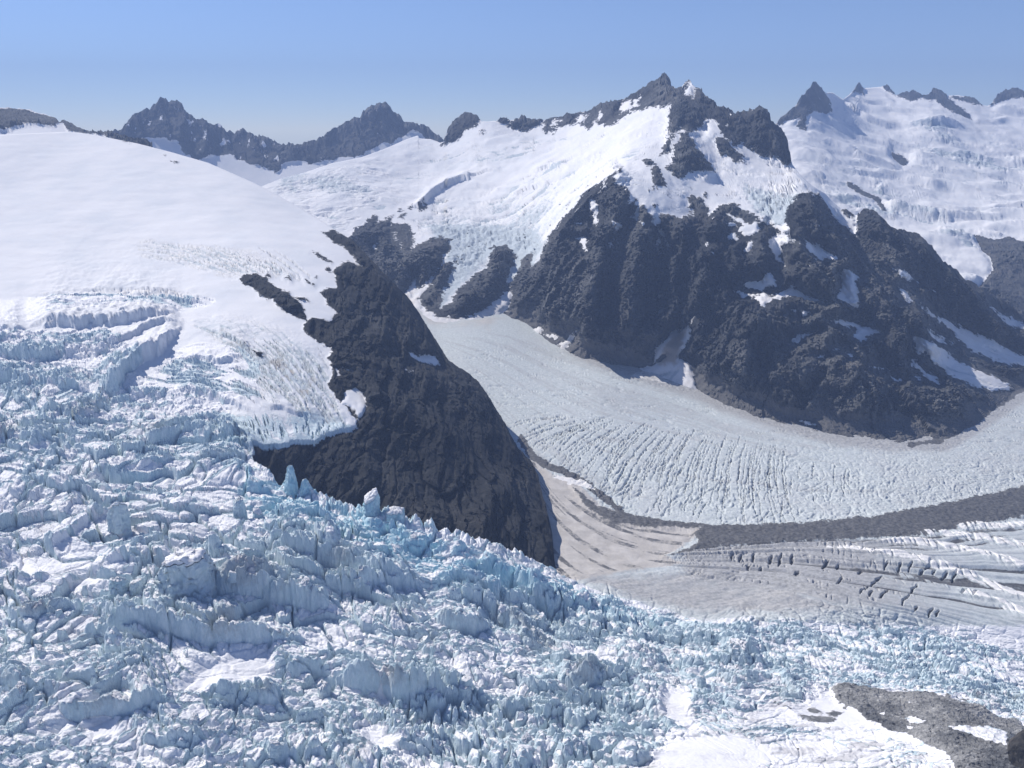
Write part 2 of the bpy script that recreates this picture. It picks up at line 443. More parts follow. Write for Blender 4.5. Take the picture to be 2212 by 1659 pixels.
# ================================================================== DEPTHS
tps_V = TPS([(940, 690, 2900), (1040, 680, 2960), (860, 600, 3350), (780, 560, 3700)],
            [(1300, 850, 42), (2100, 950, 0), (1500, 830, 26), (1200, 740, 62), (2212, 1050, -8), (2212, 880, 0), (1300, 1100, 6), (1195, 1215, 12),
             (1150, 960, 25), (1000, 780, 75), (1600, 1000, 8), (1800, 1100, 2), (1600, 1300, 12), (2212, 1300, 2), (2212, 1500, 18), (1700, 1400, 30),
             (2500, 1050, -15), (2500, 1400, 0), (1050, 1300, 0), (900, 1000, 20), (2500, 850, -8)])
tps_I = TPS([(0, 850, 1650), (540, 985, 1450), (300, 900, 1580), (0, 1000, 1390), (300, 1200, 1150), (0, 1300, 1080), (-300, 1300, 1080), (-300, 900, 1600),
             (0, 1659, 830), (-300, 1659, 830), (560, 1015, 1410), (625, 1075, 1360), (790, 1115, 1330), (900, 1140, 1320), (1040, 1175, 1330), (1195, 1228, 1380),
             (1300, 1262, 1370), (1000, 1350, 1130), (700, 1500, 960), (1106, 1659, 870), (1500, 1659, 850), (1500, 1400, 1170), (1900, 1659, 835),
             (600, 1250, 1150), (300, 1420, 980), (0, 1800, 760), (1106, 1800, 790), (2212, 1800, 740), (2212, 1659, 800), (2050, 1560, 930), (-50, 740, 1850), (400, 740, 1830), (-300, 740, 1850)],
            [(1700, 1400, 31), (2000, 1450, 30), (2212, 1500, 18), (1600, 1300, 12), (2212, 1300, 2), (1400, 1300, 16), (2500, 1400, 0), (2500, 1650, 30)])
tps_D = TPS([(-300, 300, 3250), (0, 290, 3200), (150, 285, 3250), (300, 310, 3100), (450, 350, 2950), (550, 395, 2800), (650, 450, 2650), (760, 520, 2450), (830, 590, 2300),
             (920, 700, 2230), (970, 780, 2120), (1030, 820, 2060), (1120, 970, 1880), (1180, 1100, 1630), (1195, 1215, 1462), (-300, 650, 2050), (0, 650, 2050),
             (300, 500, 2450), (0, 450, 2650), (-300, 450, 2650), (300, 650, 2040), (600, 640, 2020), (700, 780, 1780), (540, 950, 1500), (700, 940, 1570), (770, 930, 1610), (900, 1000, 1570),
             (870, 1110, 1440), (1000, 1150, 1420), (700, 1050, 1480), (900, 1300, 1340), (600, 1200, 1400), (1100, 1300, 1370), (0, 850, 1650), (300, 900, 1580), (-300, 900, 1600), (600, 800, 1720), (850, 800, 1850), (0, 1050, 1350)])
tps_M = TPS([(1340, 370, 3050), (1437, 165, 4200), (1490, 175, 4000), (1040, 262, 4600), (1180, 265, 4550), (950, 300, 4700), (600, 385, 4350), (500, 420, 4300), (750, 450, 3900),
             (770, 505, 3700), (880, 640, 3120), (1000, 560, 3350), (1100, 450, 3750), (1150, 560, 3220), (1000, 400, 4150), (1350, 250, 3950), (1300, 330, 3600), (1600, 450, 2850), (1600, 700, 2430), (1740, 425, 2880),
             (1500, 455, 2850), (1640, 240, 3600), (1690, 290, 3500), (1710, 350, 3380), (1600, 370, 3200), (1800, 425, 3150), (1900, 465, 3000), (2040, 580, 2900), (2212, 690, 2950), (2500, 800, 3000),
             (2000, 800, 2420), (1960, 700, 2560), (1250, 600, 2800), (1450, 600, 2680), (1850, 560, 2750),
             (940, 700, 2880), (1040, 690, 2930), (1750, 760, 2300), (2150, 780, 2600)],
            [(1100, 705, 68), (1200, 750, 55), (1370, 800, 36), (1500, 842, 20), (1700, 912, 6), (1900, 948, -4), (2050, 948, -6), (2212, 850, -8), (2500, 780, -10), (800, 600, 170)])
tps_R = TPS([(1500, 300, 5600), (1680, 270, 5500), (1760, 183, 5900), (1850, 185, 7000), (2212, 195, 7000), (2500, 200, 7000), (2212, 400, 5200), (2000, 400, 5050), (1800, 300, 5450), (2212, 530, 3950), (1750, 400, 4600),
             (2000, 560, 3750), (2212, 700, 3300), (1600, 500, 4200), (2500, 550, 3900), (2500, 700, 3350), (2000, 250, 6300), (1900, 320, 5600), (1800, 700, 3400)])
tps_J = TPS([(350, 217, 6500), (450, 360, 6200), (600, 400, 5980), (830, 228, 6300), (830, 330, 6080), (230, 292, 6200), (100, 330, 6100), (620, 318, 6200), (950, 300, 6150), (1000, 350, 6000), (500, 290, 6350), (650, 440, 5800), (300, 420, 5900)])
tps_H = TPS([(0, 237, 4200), (-300, 240, 4200), (0, 295, 3750), (-300, 300, 3750), (175, 285, 4050), (130, 262, 4150), (250, 320, 3800), (100, 340, 3500)])

# ================================================================== FAR JAGGED RIDGE
topJ = curve(vA((100, 470), (400, 415), (545, 402), (600, 392), (660, 375), (690, 340), (720, 310), (755, 290), (790, 265), (825, 245), (850, 232), (870, 208), (885, 210), (905, 220), (930, 218), (960, 230), (985, 250), (1000, 280), (1030, 300), (1060, 330), (1080, 328), (1100, 330), (1130, 338), (1150, 360), (1165, 352), (1180, 350), (1200, 368), (1222, 393), (1260, 388), (1310, 380), (1340, 395), (1380, 415), (1400, 413), (1430, 425), (1500, 455), (1600, 462), (1700, 440), (1760, 410), (1800, 380), (1850, 355), (1890, 325), (1940, 320), (1980, 265), (2030, 246), (2085, 240), (2130, 280), (2160, 310), (2200, 345), (2260, 355), (2300, 362), (2375, 425), (2480, 500)))
lowJ = curve(vA((100, 520), (545, 408), (600, 400), (700, 425), (800, 412), (890, 420), (960, 430), (990, 490), (1060, 530), (1130, 510), (1230, 500), (1300, 530), (1350, 560), (1400, 560), (1490, 603), (1540, 540), (1640, 530), (1680, 550), (1780, 530), (1960, 510), (2010, 470), (2080, 430), (2110, 440), (2180, 400), (2240, 375), (2300, 420), (2480, 560)))
U, V_ = grid(60, 985, topJ, lambda u: 480 + 0 * u, 0.9)
S = 1000 / tps_J(U, V_)
P = unproj(U, V_, S)
u2, v2 = warp(P, U, V_, 9, 90, 3.3)
rk = sstep(-4, 6, lowJ(u2) - v2)
n = blur(normals(P), 6)
edge = sstep(0, 10, V_ - V_[:1])
P = P + (0.5 * rock_disp(P, outward(P, n, .8), 170, 75, 4.0, 0.3, 0.2) + rock_facets(P, outward(P, n, .8), ((150, 40), (60, 14)), 0.3, 4.0)) * (rk * (0.25 + 0.75 * edge))[..., None]
jag = fbm(P[..., 0], 0 * P[..., 0], 0 * P[..., 0], 60, 5, 8.1, 0.7, True) * (1 - sstep(0, 30, V_ - V_[:1])) * rk
P[..., 2] += 42 * (jag - 0.1 * (jag != 0))
snow = (v2 - lowJ(u2)) / 12 + 0.5
streak = fbm(P[..., 0] + 0.2 * P[..., 2], P[..., 1], P[..., 2] * 0.35, 60, 4, 6.0, 0.6)
snow = np.maximum(snow, np.where((V_ > lowJ(U) - 75) & (U < 620), 0.26 + 1.5 * (streak - 0.10), 0.18 + 1.3 * (streak - 0.16)))
ids = np.where(rk > 0.5, 1, 0)
attr = np.stack([np.clip(snow, 0, 1), 0 * snow, 0 * snow, 0 * snow], -1)
P, attr, ids = back_rows(P, attr, ids, 900, 0.7)
top = empty('mountain_ridge', (-1200, 5800, 500), 'far jagged rock ridge with two summits in blue haze behind the snow dome', 'mountain ridge', 'structure')
for i, me in sheet_parts(P, attr, ids, lambda i: M_FAR).items():
    obj(('snow_slope', 'rock_face')[i], me, top)

# ================================================================== ROCKY HILL
topH = curve([(-300, 225), (-100, 232), *vA((0, 260), (50, 259), (100, 262), (150, 270), (200, 285), (240, 290), (280, 303), (305, 318), (320, 332), (340, 322), (380, 340), (410, 355), (440, 372), (480, 388), (560, 405), (700, 440)), (360, 330)])
lowH = curve([(-300, 290), *vA((0, 385), (60, 370), (130, 345), (190, 345), (250, 352), (300, 356), (318, 330), (335, 330), (360, 372), (400, 385), (440, 386), (560, 412)), (360, 350)])
U, V_ = grid(-300, 330, topH, lambda u: 345 + 0 * u, 0.9)
P = unproj(U, V_, 1000 / tps_H(U, V_))
u2, v2 = warp(P, U, V_, 7, 60, 5.3)
rk = sstep(-4, 5, lowH(u2) - v2)
n = blur(normals(P), 6)
P = P + rock_disp(P, n, 110, 30, 5.0, 0.5, 0.0) * rk[..., None]
snow = (v2 - lowH(u2)) / 10 + 0.5
snow = np.maximum(snow, sstep(4, 1, V_ - V_[:1]) * 0.7 * (U < 110))
ids = np.where(rk > 0.5, 1, 0)
attr = np.stack([np.clip(snow, 0, 1), 0 * snow, 0 * snow, 0 * snow], -1)
P, attr, ids = back_rows(P, attr, ids, 500, 0.5)
top = empty('rocky_hill', (-2200, 4000, 650), 'low dark rock hill rising behind the crest of the snow dome at the far left', 'hill', 'structure')
for i, me in sheet_parts(P, attr, ids, lambda i: M_MOUNT).items():
    obj(('snow_slope', 'rock_face')[i], me, top)

# ================================================================== RIGHT-HAND ICEFIELD MASSIF
topR = curve([(1500, 320), *vC((600, 400), (875, 340), (900, 315), (930, 290), (965, 255), (1000, 215), (1020, 190), (1040, 165), (1062, 140), (1080, 124), (1095, 135), (1110, 152), (1130, 180), (1150, 168), (1180, 168), (1210, 190), (1235, 205), (1262, 185), (1285, 165), (1305, 140), (1320, 125), (1335, 138), (1345, 145), (1400, 140), (1470, 136), (1490, 150), (1520, 185), (1560, 178), (1590, 180), (1620, 160), (1650, 190), (1700, 182), (1718, 155), (1745, 158), (1770, 162), (1800, 185), (1860, 182), (1950, 205), (1980, 235), (2025, 240), (2070, 190), (2120, 160), (2180, 150), (2212, 170)), (2300, 190), (2500, 230)])
U, V_ = grid(1560, 2500, topR, lambda u: 760 + 0 * u, 0.95)
P = unproj(U, V_, 1000 / tps_R(U, V_))
u2, v2 = warp(P, U, V_, 8, 80, 7.3)
R_rocks = [
 (1, vC((860, 345), (930, 285), (1000, 205), (1040, 155), (1080, 110), (1110, 140), (1150, 200), (1180, 255), (1165, 285), (1110, 280), (1080, 262), (1040, 300), (1030, 330), (1040, 372), (985, 352), (1000, 300), (940, 318), (900, 340))),
 (2, vC((1280, 175), (1310, 115), (1330, 115), (1348, 160), (1345, 182), (1320, 165))),
 (2, vC((1425, 130), (1480, 125), (1525, 190), (1500, 185), (1465, 150))),
 (3, vC((1520, 185), (1560, 170), (1620, 150), (1650, 185), (1700, 178), (1718, 145), (1770, 150), (1800, 200), (1850, 240), (1900, 270), (1935, 322), (1870, 292), (1780, 245), (1730, 205), (1700, 215), (1660, 205), (1600, 215), (1560, 195))),
 (4, vC((1805, 195), (1860, 190), (1950, 205), (1985, 240), (1900, 218))),
 (5, vC((2025, 245), (2065, 180), (2120, 150), (2180, 140), (2300, 175), (2300, 215), (2190, 195), (2130, 200), (2080, 225))),
 (6, vC((1497, 482), (1530, 478), (1590, 520), (1582, 545), (1540, 542), (1508, 518))),
 (7, vC((1240, 648), (1280, 650), (1350, 700), (1430, 740), (1470, 812), (1440, 805), (1418, 762), (1330, 720))),
 (8, vC((1935, 940), (2050, 968), (2130, 950), (2240, 985), (2700, 1000), (2900, 1600), (2212, 1600), (1500, 1400), (1500, 1230), (1800, 1260), (1960, 1240), (2050, 1130), (2035, 1060), (1980, 1010))),
]
snow, ids = regions(u2, v2, True, R_rocks, [])
x, y, z = P[..., 0], P[..., 1], P[..., 2]
n = blur(normals(P), 8)
rk = sstep(3, -6, snow)
away = sstep(2, 40, V_ - V_[:1])
P = P + rock_disp(P, outward(P, n), 150, 55, 12.0, 0.35, 0.2) * (rk * (0.3 + 0.7 * away))[..., None]
sn = sstep(-2, 14, snow) * away
qq = y + 0.2 * x + 260 * fbm(x, y, z, 420, 3, 13.5)
def swell(L, sd):
    t = qq / L + 0.5 * fbm(x, y, 0 * x, 300, 2, sd); k = np.floor(t); fr = t - k
    am = np.clip(0.35 + 1.1 * perlin(x / 340 + 5.1 * k, k * 1.9, sd), 0, 1.3)
    return am * (sstep(0, 0.5, fr) - fr)
bil = 34 * fbm(x, y, z, 380, 3, 13.0) + 75 * swell(300, 4.4) + 40 * swell(150, 6.6) + 12 * fbm(x, y, z, 110, 4, 14.0, 0.6)
brk_zone = np.maximum.reduce([poly_soft(U, V_, vC((1560, 300), (1760, 300), (1900, 380), (2100, 480), (2300, 560), (2300, 700), (2000, 700), (1750, 600), (1650, 480)), 30),
    poly_soft(U, V_, vC((1050, 560), (1300, 600), (1450, 640), (1700, 780), (2000, 900), (2300, 900), (2300, 990), (2000, 960), (1950, 1240), (1800, 1260), (1600, 1000), (1300, 800), (1080, 680)), 30),
    poly_soft(U, V_, vC((1850, 950), (2000, 990), (2030, 1110), (1980, 1230), (1880, 1250), (1830, 1150)), 20)])
brk = fbm(x, y, z, 90, 4, 15.0, 0.6, True)
c1 = cells(x / 60, y / 42, 8); blk = (c1[2] - 0.5) * 30 - 14 * (1 - sstep(0.02, 0.2, c1[1] - c1[0])) + 25 * (c1[3] - 0.5) * c1[6]
patchy = sstep(-0.15, 0.3, fbm(x, y, 0 * x, 260, 3, 16.0))
P[..., 2] += sn * (bil + brk_zone * patchy * (14 * brk + 0.55 * blk))
P[..., 2] += 34 * fbm(P[..., 0], 0 * x, 0 * x, 70, 4, 8.3, 0.7, True) * (1 - sstep(0, 22, V_ - V_[:1])) * rk
dip = poly_soft(U, V_, vC((1500, 450), (1600, 470), (1640, 540), (1560, 560), (1490, 500)), 10)
P[..., 2] -= 25 * dip
icea = np.clip(brk_zone * (0.16 + 0.42 * patchy) + 0.5 * sn * crev(x, y, 60, 5, -0.2, 17.0, 0.16), 0, 1)
attr = np.stack([np.clip(snow / 16 + 0.5, 0, 1), icea, 0.10 * sstep(500, 600, V_) * (U > 2050), 0 * snow], -1)
lowrock = (ids == 8)
st = fbm(x * 0.6 + z, y * 0.3, z * 1.2, 90, 4, 19.0)
attr[..., 0] = np.where(lowrock, np.clip(0.05 + 0.9 * (st - 0.15), 0, 0.75), attr[..., 0])
attr[..., 3] = np.where(lowrock, 0.5, 0)
streak = fbm(x + 0.3 * z, y, z * 0.3, 70, 4, 18.0, 0.6)
attr[..., 0] = np.where((ids > 0) & (ids < 6), np.maximum(attr[..., 0], 0.05 + 0.9 * streak), attr[..., 0])
P, attr, ids = back_rows(P, attr, ids, 1200, 0.5)
top = empty('icefield_massif', (2600, 6200, 700), 'broad white icefield of rolling crevassed snow with small dark summits at the right', 'mountain', 'structure')
R_names = {0: ('snowfield', None), 1: ('rock_peak', 'steep pyramid summit with a white snow ramp'), 2: ('rock_peak', 'small dark horn on the snowy skyline'), 3: ('rock_peak', 'jagged dark crest running down into the snow'),
           4: ('rock_peak', 'low flat crest on the skyline'), 5: ('rock_peak', 'dark hump at the edge of the frame'), 6: ('rock_outcrop', 'lone oval rock in the snow'), 7: ('rock_outcrop', 'slanting rock band in the snow'), 8: ('rock_face', 'grey brown lower rock wall')}
for i, me in sheet_parts(P, attr, ids, lambda i: M_MOUNT).items():
    obj(R_names[i][0], me, top, label=R_names[i][1])

# ================================================================== MIDDLE MOUNTAIN
topM = curve([(480, 440), (560, 405), (610, 385), (660, 372), (720, 352), (780, 340), (830, 322), (880, 300), (905, 292), *vB((490, 415), (560, 420), (612, 440), (625, 430), (650, 365), (670, 345), (700, 312), (720, 290), (740, 281), (765, 286), (800, 290), (832, 322), (870, 325), (915, 318), (935, 306), (960, 305), (985, 318), (1020, 312), (1048, 300), (1075, 318), (1100, 322), (1108, 312), (1116, 326), (1150, 322), (1170, 318), (1200, 310), (1280, 300), (1330, 292), (1360, 274), (1400, 275), (1430, 260), (1470, 240), (1520, 228), (1560, 222), (1590, 205), (1630, 190), (1680, 165), (1720, 140), (1760, 115), (1795, 95), (1805, 75), (1818, 68), (1832, 74), (1845, 100), (1858, 130), (1885, 148), (1912, 142), (1925, 115), (1940, 108), (1948, 96), (1958, 100), (1966, 118), (1985, 140)),
  *vC((450, 142), (470, 158), (485, 175), (500, 195), (520, 218), (545, 228), (560, 250), (580, 255), (600, 262), (630, 278), (650, 290), (680, 288), (695, 276), (720, 280), (745, 265), (780, 258), (800, 255), (818, 262), (835, 285), (850, 330), (880, 355), (905, 370), (912, 395), (935, 440), (945, 490), (958, 550), (985, 590), (1010, 620), (1060, 665), (1130, 705), (1180, 760), (1230, 800), (1290, 832), (1330, 820), (1370, 814), (1400, 815), (1440, 845), (1480, 890), (1510, 905), (1560, 915), (1640, 930), (1670, 965), (1700, 1000), (1740, 1042), (1770, 1090), (1800, 1110), (1850, 1160), (1900, 1205), (1960, 1245), (2080, 1310), (2212, 1405)), (2360, 760), (2600, 840)])
footM = curve([(480, 640), (760, 600), (870, 650), (900, 690), (960, 712), (1040, 710), (1100, 720), (1200, 765), (1290, 795), (1370, 822), (1500, 862), (1560, 890), (1700, 935), (1800, 962), (1920, 975), (2050, 975), (2110, 940), (2212, 870), (2350, 830), (2600, 870)])
U, V_ = grid(520, 2420, topM, footM, 0.92)
P = unproj(U, V_, 1000 / tps_M(U, V_))
# large forms: ribs stand out, gullies and couloirs cut in (line, metres out, width in tracing units)
FORMS = [
 (vB((1600, 575), (1480, 680), (1340, 800), (1220, 950), (1160, 1090)), 70, 34),
 (vB((1610, 700), (1560, 820), (1480, 1000), (1440, 1250), (1400, 1450)), 45, 26),
 (vB((1660, 780), (1610, 950), (1560, 1150), (1530, 1400)), -45, 22),
 (vB((1720, 800), (1690, 950), (1640, 1200), (1620, 1450)), 45, 24),
 (vB((1790, 880), (1830, 980), (1790, 1200), (1760, 1400)), -60, 26),
 (vB((1900, 850), (1920, 1000), (1880, 1200), (1850, 1400)), 30, 26),
 (vC((450, 840), (400, 1050), (370, 1250), (330, 1450)), -40, 26),
 (vC((560, 800), (500, 1000), (480, 1200), (440, 1400)), 50, 34),
 (vC((260, 110), (310, 230), (310, 340), (300, 430)), 40, 20),
 (vC((400, 110), (360, 240), (310, 380), (340, 520)), 45, 24),
 (vC((360, 370), (420, 480), (500, 590)), 55, 26), (vC((780, 265), (840, 400), (900, 530)), 40, 26),
 (vC((470, 330), (480, 420), (560, 540)), -60, 26), (vC((620, 430), (740, 530), (900, 590)), -30, 20),
 (vC((600, 420), (660, 490), (700, 540)), 35, 20),
 (vC((990, 730), (1100, 850), (1180, 1000), (1250, 1150), (1300, 1300)), 70, 34),
 (vC((930, 880), (1020, 1000), (1100, 1180), (1180, 1330)), 40, 26),
 (vC((800, 850), (880, 960), (880, 1100)), -40, 24), (vC((1210, 800), (1290, 900), (1330, 1000)), -35, 20),
 (vC((1400, 820), (1480, 1000), (1560, 1200), (1640, 1400), (1700, 1530)), 80, 40),
 (vC((1200, 1100), (1260, 1250), (1340, 1400)), -45, 28), (vC((1540, 1160), (1600, 1330), (1760, 1500)), -40, 26),
 (vC((1640, 950), (1780, 1120), (1900, 1260), (2060, 1450)), 60, 34), (vC((700, 1210), (900, 1240), (1130, 1300)), -25, 24),
 (vC((700, 1450), (780, 1330), (900, 1290), (1050, 1330)), 35, 40), (vF((950, 750), (1100, 600), (1250, 620), (1350, 800)), 35, 50),
 (vF((640, 700), (680, 560), (760, 440)), 40, 40), (vF((560, 320), (520, 500), (480, 620)), -30, 30),
 (vB((560, 560), (700, 640), (900, 640)), -0, 30),
 (vB((820, 330), (700, 480), (520, 640), (300, 800)), 0, 60),
]
n = blur(normals(P), 14)
x, y, z = P[..., 0], P[..., 1], P[..., 2]
u2, v2 = warp(P, U, V_, 13, 70, 21.0)
for line, am, wd in FORMS:
    if am == 0: continue
    d, al = line_dist(u2, v2, line, wd * 2.6)
    P = P + outward(P, n, .92) * (am * (0.7 if line[0][1] < 350 else 1.5) * np.exp(-(d / (wd * 0.75)) ** 2) * sstep(0, 0.12, al + 0.03) * sstep(0, 25, V_ - V_[:1]))[..., None]
M_rocks = [
 (1, vB((110, 960), (150, 905), (210, 870), (240, 840), (275, 845), (255, 890), (300, 860), (350, 835), (345, 885), (430, 870), (460, 900), (470, 960), (440, 1010), (500, 985), (560, 955), (655, 960), (630, 1040), (610, 1110), (540, 1180), (505, 1215), (480, 1235), (485, 1165), (450, 1220), (400, 1255), (300, 1250), (200, 1050))),
 (2, vB((495, 1290), (520, 1230), (600, 1130), (650, 1080), (680, 1110), (640, 1200), (600, 1300), (615, 1345), (680, 1260), (780, 1165), (830, 1130), (880, 1060), (890, 1015), (940, 1000), (995, 1015), (1000, 1070), (990, 1130), (960, 1200), (975, 1240), (890, 1310), (830, 1350), (770, 1372), (690, 1392), (600, 1375), (540, 1340))),
 (3, vB((1605, 568), (1560, 600), (1480, 670), (1400, 720), (1340, 790), (1280, 860), (1220, 940), (1180, 1010), (1150, 1080), (1110, 1130), (1080, 1060), (1000, 1180), (970, 1230), (1000, 1270), (985, 1330), (940, 1370), (910, 1410), (880, 1480), (1400, 1900)) + vC((900, 2400), (2600, 2400), (2600, 1300), (1900, 1160), (1800, 1080), (1770, 1070), (1740, 1040), (1700, 1000), (1670, 960), (1640, 930), (1560, 910), (1500, 900), (1480, 890), (1440, 840), (1400, 805), (1330, 812), (1305, 880), (1330, 960), (1260, 900), (1200, 850), (1170, 830), (1150, 790), (1100, 730), (1040, 705), (990, 728), (950, 790), (928, 870), (960, 930), (940, 940), (880, 910), (830, 870), (760, 840), (700, 800), (650, 765), (600, 770), (560, 790), (500, 850), (505, 790), (470, 740), (430, 725), (405, 780), (415, 800), (440, 830), (385, 825), (345, 850), (310, 830), (250, 820), (250, 870), (220, 870), (190, 820), (170, 775), (140, 780), (130, 870), (90, 840), (120, 800), (118, 740), (100, 770), (70, 790), (85, 720), (60, 680), (30, 672), (0, 640), (40, 600), (55, 568))),
 (4, vC((-30, 345), (-30, 225), (50, 200), (100, 160), (200, 105), (240, 80), (262, 55), (295, 80), (315, 140), (340, 150), (360, 140), (380, 110), (398, 85), (410, 85), (440, 140), (480, 150), (500, 190), (545, 220), (560, 240), (600, 255), (650, 280), (695, 260), (780, 245), (830, 255), (850, 320), (910, 370), (940, 440), (958, 540), (940, 565), (920, 552), (870, 520), (780, 500), (700, 440), (640, 440), (600, 400), (560, 350), (530, 310), (490, 310), (470, 350), (430, 370), (400, 400), (360, 360), (310, 430), (300, 490), (250, 510), (255, 480), (290, 430), (330, 380), (290, 400), (310, 340), (290, 320), (310, 230), (270, 240), (180, 250), (100, 280), (20, 330))),
 (5, vC((360, 398), (400, 400), (440, 450), (500, 530), (545, 595), (500, 600), (440, 588), (400, 590), (370, 645), (340, 620), (300, 590), (270, 570), (320, 560), (320, 480))),
 (6, vB((1168, 325), (1200, 300), (1280, 290), (1350, 280), (1430, 250), (1470, 230), (1560, 215), (1600, 215), (1590, 290), (1560, 335), (1480, 348), (1440, 322), (1405, 372), (1380, 352), (1350, 340), (1250, 352), (1240, 382), (1168, 392))),
 (7, vB((955, 345), (1000, 318), (1050, 292), (1110, 310), (1160, 315), (1165, 332), (1120, 357), (1060, 372), (1000, 362))),
 (7, vB((912, 318), (935, 298), (962, 300), (985, 318), (965, 332), (930, 330))),
 (8, vB((605, 455), (625, 425), (650, 355), (700, 300), (740, 272), (800, 282), (836, 322), (800, 345), (745, 380), (690, 432))),
 (9, vC((543, 422), (600, 414), (640, 460), (680, 500), (712, 542), (660, 540), (610, 510), (560, 480))),
 (10, vC((148, 540), (190, 524), (222, 560), (260, 600), (277, 672), (240, 682), (208, 650), (203, 595), (205, 565), (170, 570))),
 (11, vB((814, 400), (830, 382), (853, 374), (840, 392))), (11, vB((488, 792), (530, 768), (532, 800), (505, 812))), (11, vB((388, 832), (415, 818), (414, 846), (396, 848))), (11, vB((380, 810), (400, 790), (405, 795), (390, 812))),
 (11, vB((430, 795), (445, 775), (450, 778), (437, 798))), (11, vC((180, 690), (200, 688), (195, 712), (186, 712))), (11, vC((212, 682), (222, 684), (220, 700))), (11, vC((214, 774), (232, 773), (228, 784))), (11, vC((1225, 800), (1262, 800), (1300, 835), (1285, 842), (1240, 830))),
 (11, vC((400, 745), (430, 720), (445, 745), (425, 770))), (11, vC((480, 715), (500, 712), (500, 735), (485, 735))),
]
M_patches = [vB((1575, 285), (1590, 225), (1625, 205), (1650, 245), (1620, 275)), vB((1200, 352), (1215, 312), (1262, 318), (1235, 352)), vB((1330, 332), (1370, 280), (1402, 285), (1385, 332)), vB((1640, 250), (1665, 200), (1692, 178), (1682, 240)), vB((1440, 310), (1470, 270), (1490, 280), (1470, 330)),
 vC((378, 190), (398, 90), (416, 85), (436, 150), (432, 210), (412, 195)),
 vC((600, 830), (680, 840), (720, 870), (770, 850), (785, 900), (740, 945), (700, 950), (660, 910), (690, 880), (640, 850)), vC((590, 870), (640, 870), (650, 890), (610, 902)), vC((610, 930), (650, 930), (660, 962), (620, 967)),
 vC((710, 1022), (720, 975), (750, 970), (752, 1010), (730, 1032)), vC((838, 970), (870, 930), (900, 915), (970, 990), (915, 985), (890, 1040), (907, 1104), (870, 1070), (850, 1000)),
 vC((1012, 970), (1080, 990), (1140, 1020), (1200, 1060), (1190, 1080), (1130, 1060), (1140, 1092), (1080, 1064), (1040, 1020)),
 vC((640, 1230), (700, 1240), (750, 1260), (800, 1250), (870, 1260), (930, 1230), (960, 1208), (980, 1240), (1050, 1270), (1140, 1300), (1060, 1292), (980, 1272), (900, 1277), (850, 1292), (800, 1334), (770, 1304), (740, 1270), (680, 1260)),
 vC((685, 1205), (720, 1185), (800, 1188), (845, 1126), (872, 1200), (800, 1232)), vC((1208, 1140), (1260, 1130), (1305, 1160), (1305, 1260), (1325, 1345), (1250, 1312), (1197, 1280), (1230, 1222)),
 vC((1168, 1400), (1250, 1403), (1330, 1418), (1442, 1460), (1400, 1472), (1340, 1503), (1290, 1484), (1300, 1452), (1220, 1432)), vC((1490, 1128), (1560, 1148), (1625, 1202), (1560, 1184)), vC((1533, 1218), (1580, 1258), (1608, 1315), (1570, 1292)),
 vC((1635, 1305), (1720, 1358), (1800, 1395), (1880, 1445), (1960, 1476), (2060, 1516), (2120, 1556), (2230, 1600), (2300, 1640), (2150, 1645), (2040, 1614), (1930, 1566), (1850, 1486), (1760, 1412)),
 vF((1598, 490), (1680, 525), (1740, 556), (1830, 578), (1790, 585), (1900, 640), (2000, 688), (2100, 738), (2160, 770), (2050, 792), (1950, 764), (1850, 724), (1740, 644), (1620, 566)),
 vF((1598, 600), (1700, 680), (1760, 740), (1700, 720), (1610, 640)), vF((1690, 440), (1760, 490), (1830, 530), (1760, 520), (1700, 480)),
 vF((2015, 338), (2120, 386), (2260, 450), (2260, 470), (2110, 412)), vF((955, 520), (1000, 488), (1093, 468), (1000, 520), (985, 543)), vF((1178, 560), (1212, 570), (1200, 582)), vF((1488, 708), (1557, 717), (1530, 730)), vF((1368, 650), (1482, 660), (1400, 667)),
 vF((1078, 614), (1142, 600), (1100, 622)), vF((960, 350), (985, 352), (970, 362)), vF((1015, 350), (1052, 375), (1020, 380)), vF((235, 265), (270, 245), (272, 270), (245, 282)), vF((215, 355), (240, 330), (262, 350), (240, 362)),
 vF((1000, 945), (1090, 955), (1095, 968), (1040, 966)), vF((1250, 590), (1272, 600), (1262, 612)), vF((1345, 380), (1365, 385), (1362, 405)), vF((1220, 530), (1252, 545), (1240, 552)), vF((1620, 715), (1645, 718), (1630, 728)),
 vB((1543, 858), (1590, 880), (1562, 935), (1550, 900)), vB((1308, 950), (1400, 962), (1398, 1020), (1370, 980)), vB((1333, 865), (1382, 872), (1350, 882)), vB((1523, 998), (1560, 958), (1540, 1003)), vB((1428, 760), (1452, 758), (1472, 860), (1455, 890), (1420, 800)),
 vB((1468, 725), (1525, 638), (1512, 692)), vB((1688, 870), (1716, 873), (1702, 902)), vB((1780, 930), (1800, 940), (1800, 1040), (1780, 1020)), vB((1784, 880), (1800, 890), (1862, 1022), (1838, 992)), vB((2032, 982), (2065, 985), (2050, 1000)), vB((545, 700), (545, 700), (545, 700)),
 vB((240, 1000), (265, 975), (250, 1030)), vB((360, 930), (372, 925), (366, 975)), vB((385, 985), (398, 975), (392, 1010)), vB((1135, 1105), (1160, 1055), (1150, 1100)), vB((1075, 1440), (1170, 1430), (1165, 1470), (1130, 1480)), vB((1170, 1480), (1240, 1480), (1230, 1500), (1190, 1498)),
]
M_patches = [(100 + i, p) for i, p in enumerate(M_patches) if len(set(p)) > 2]
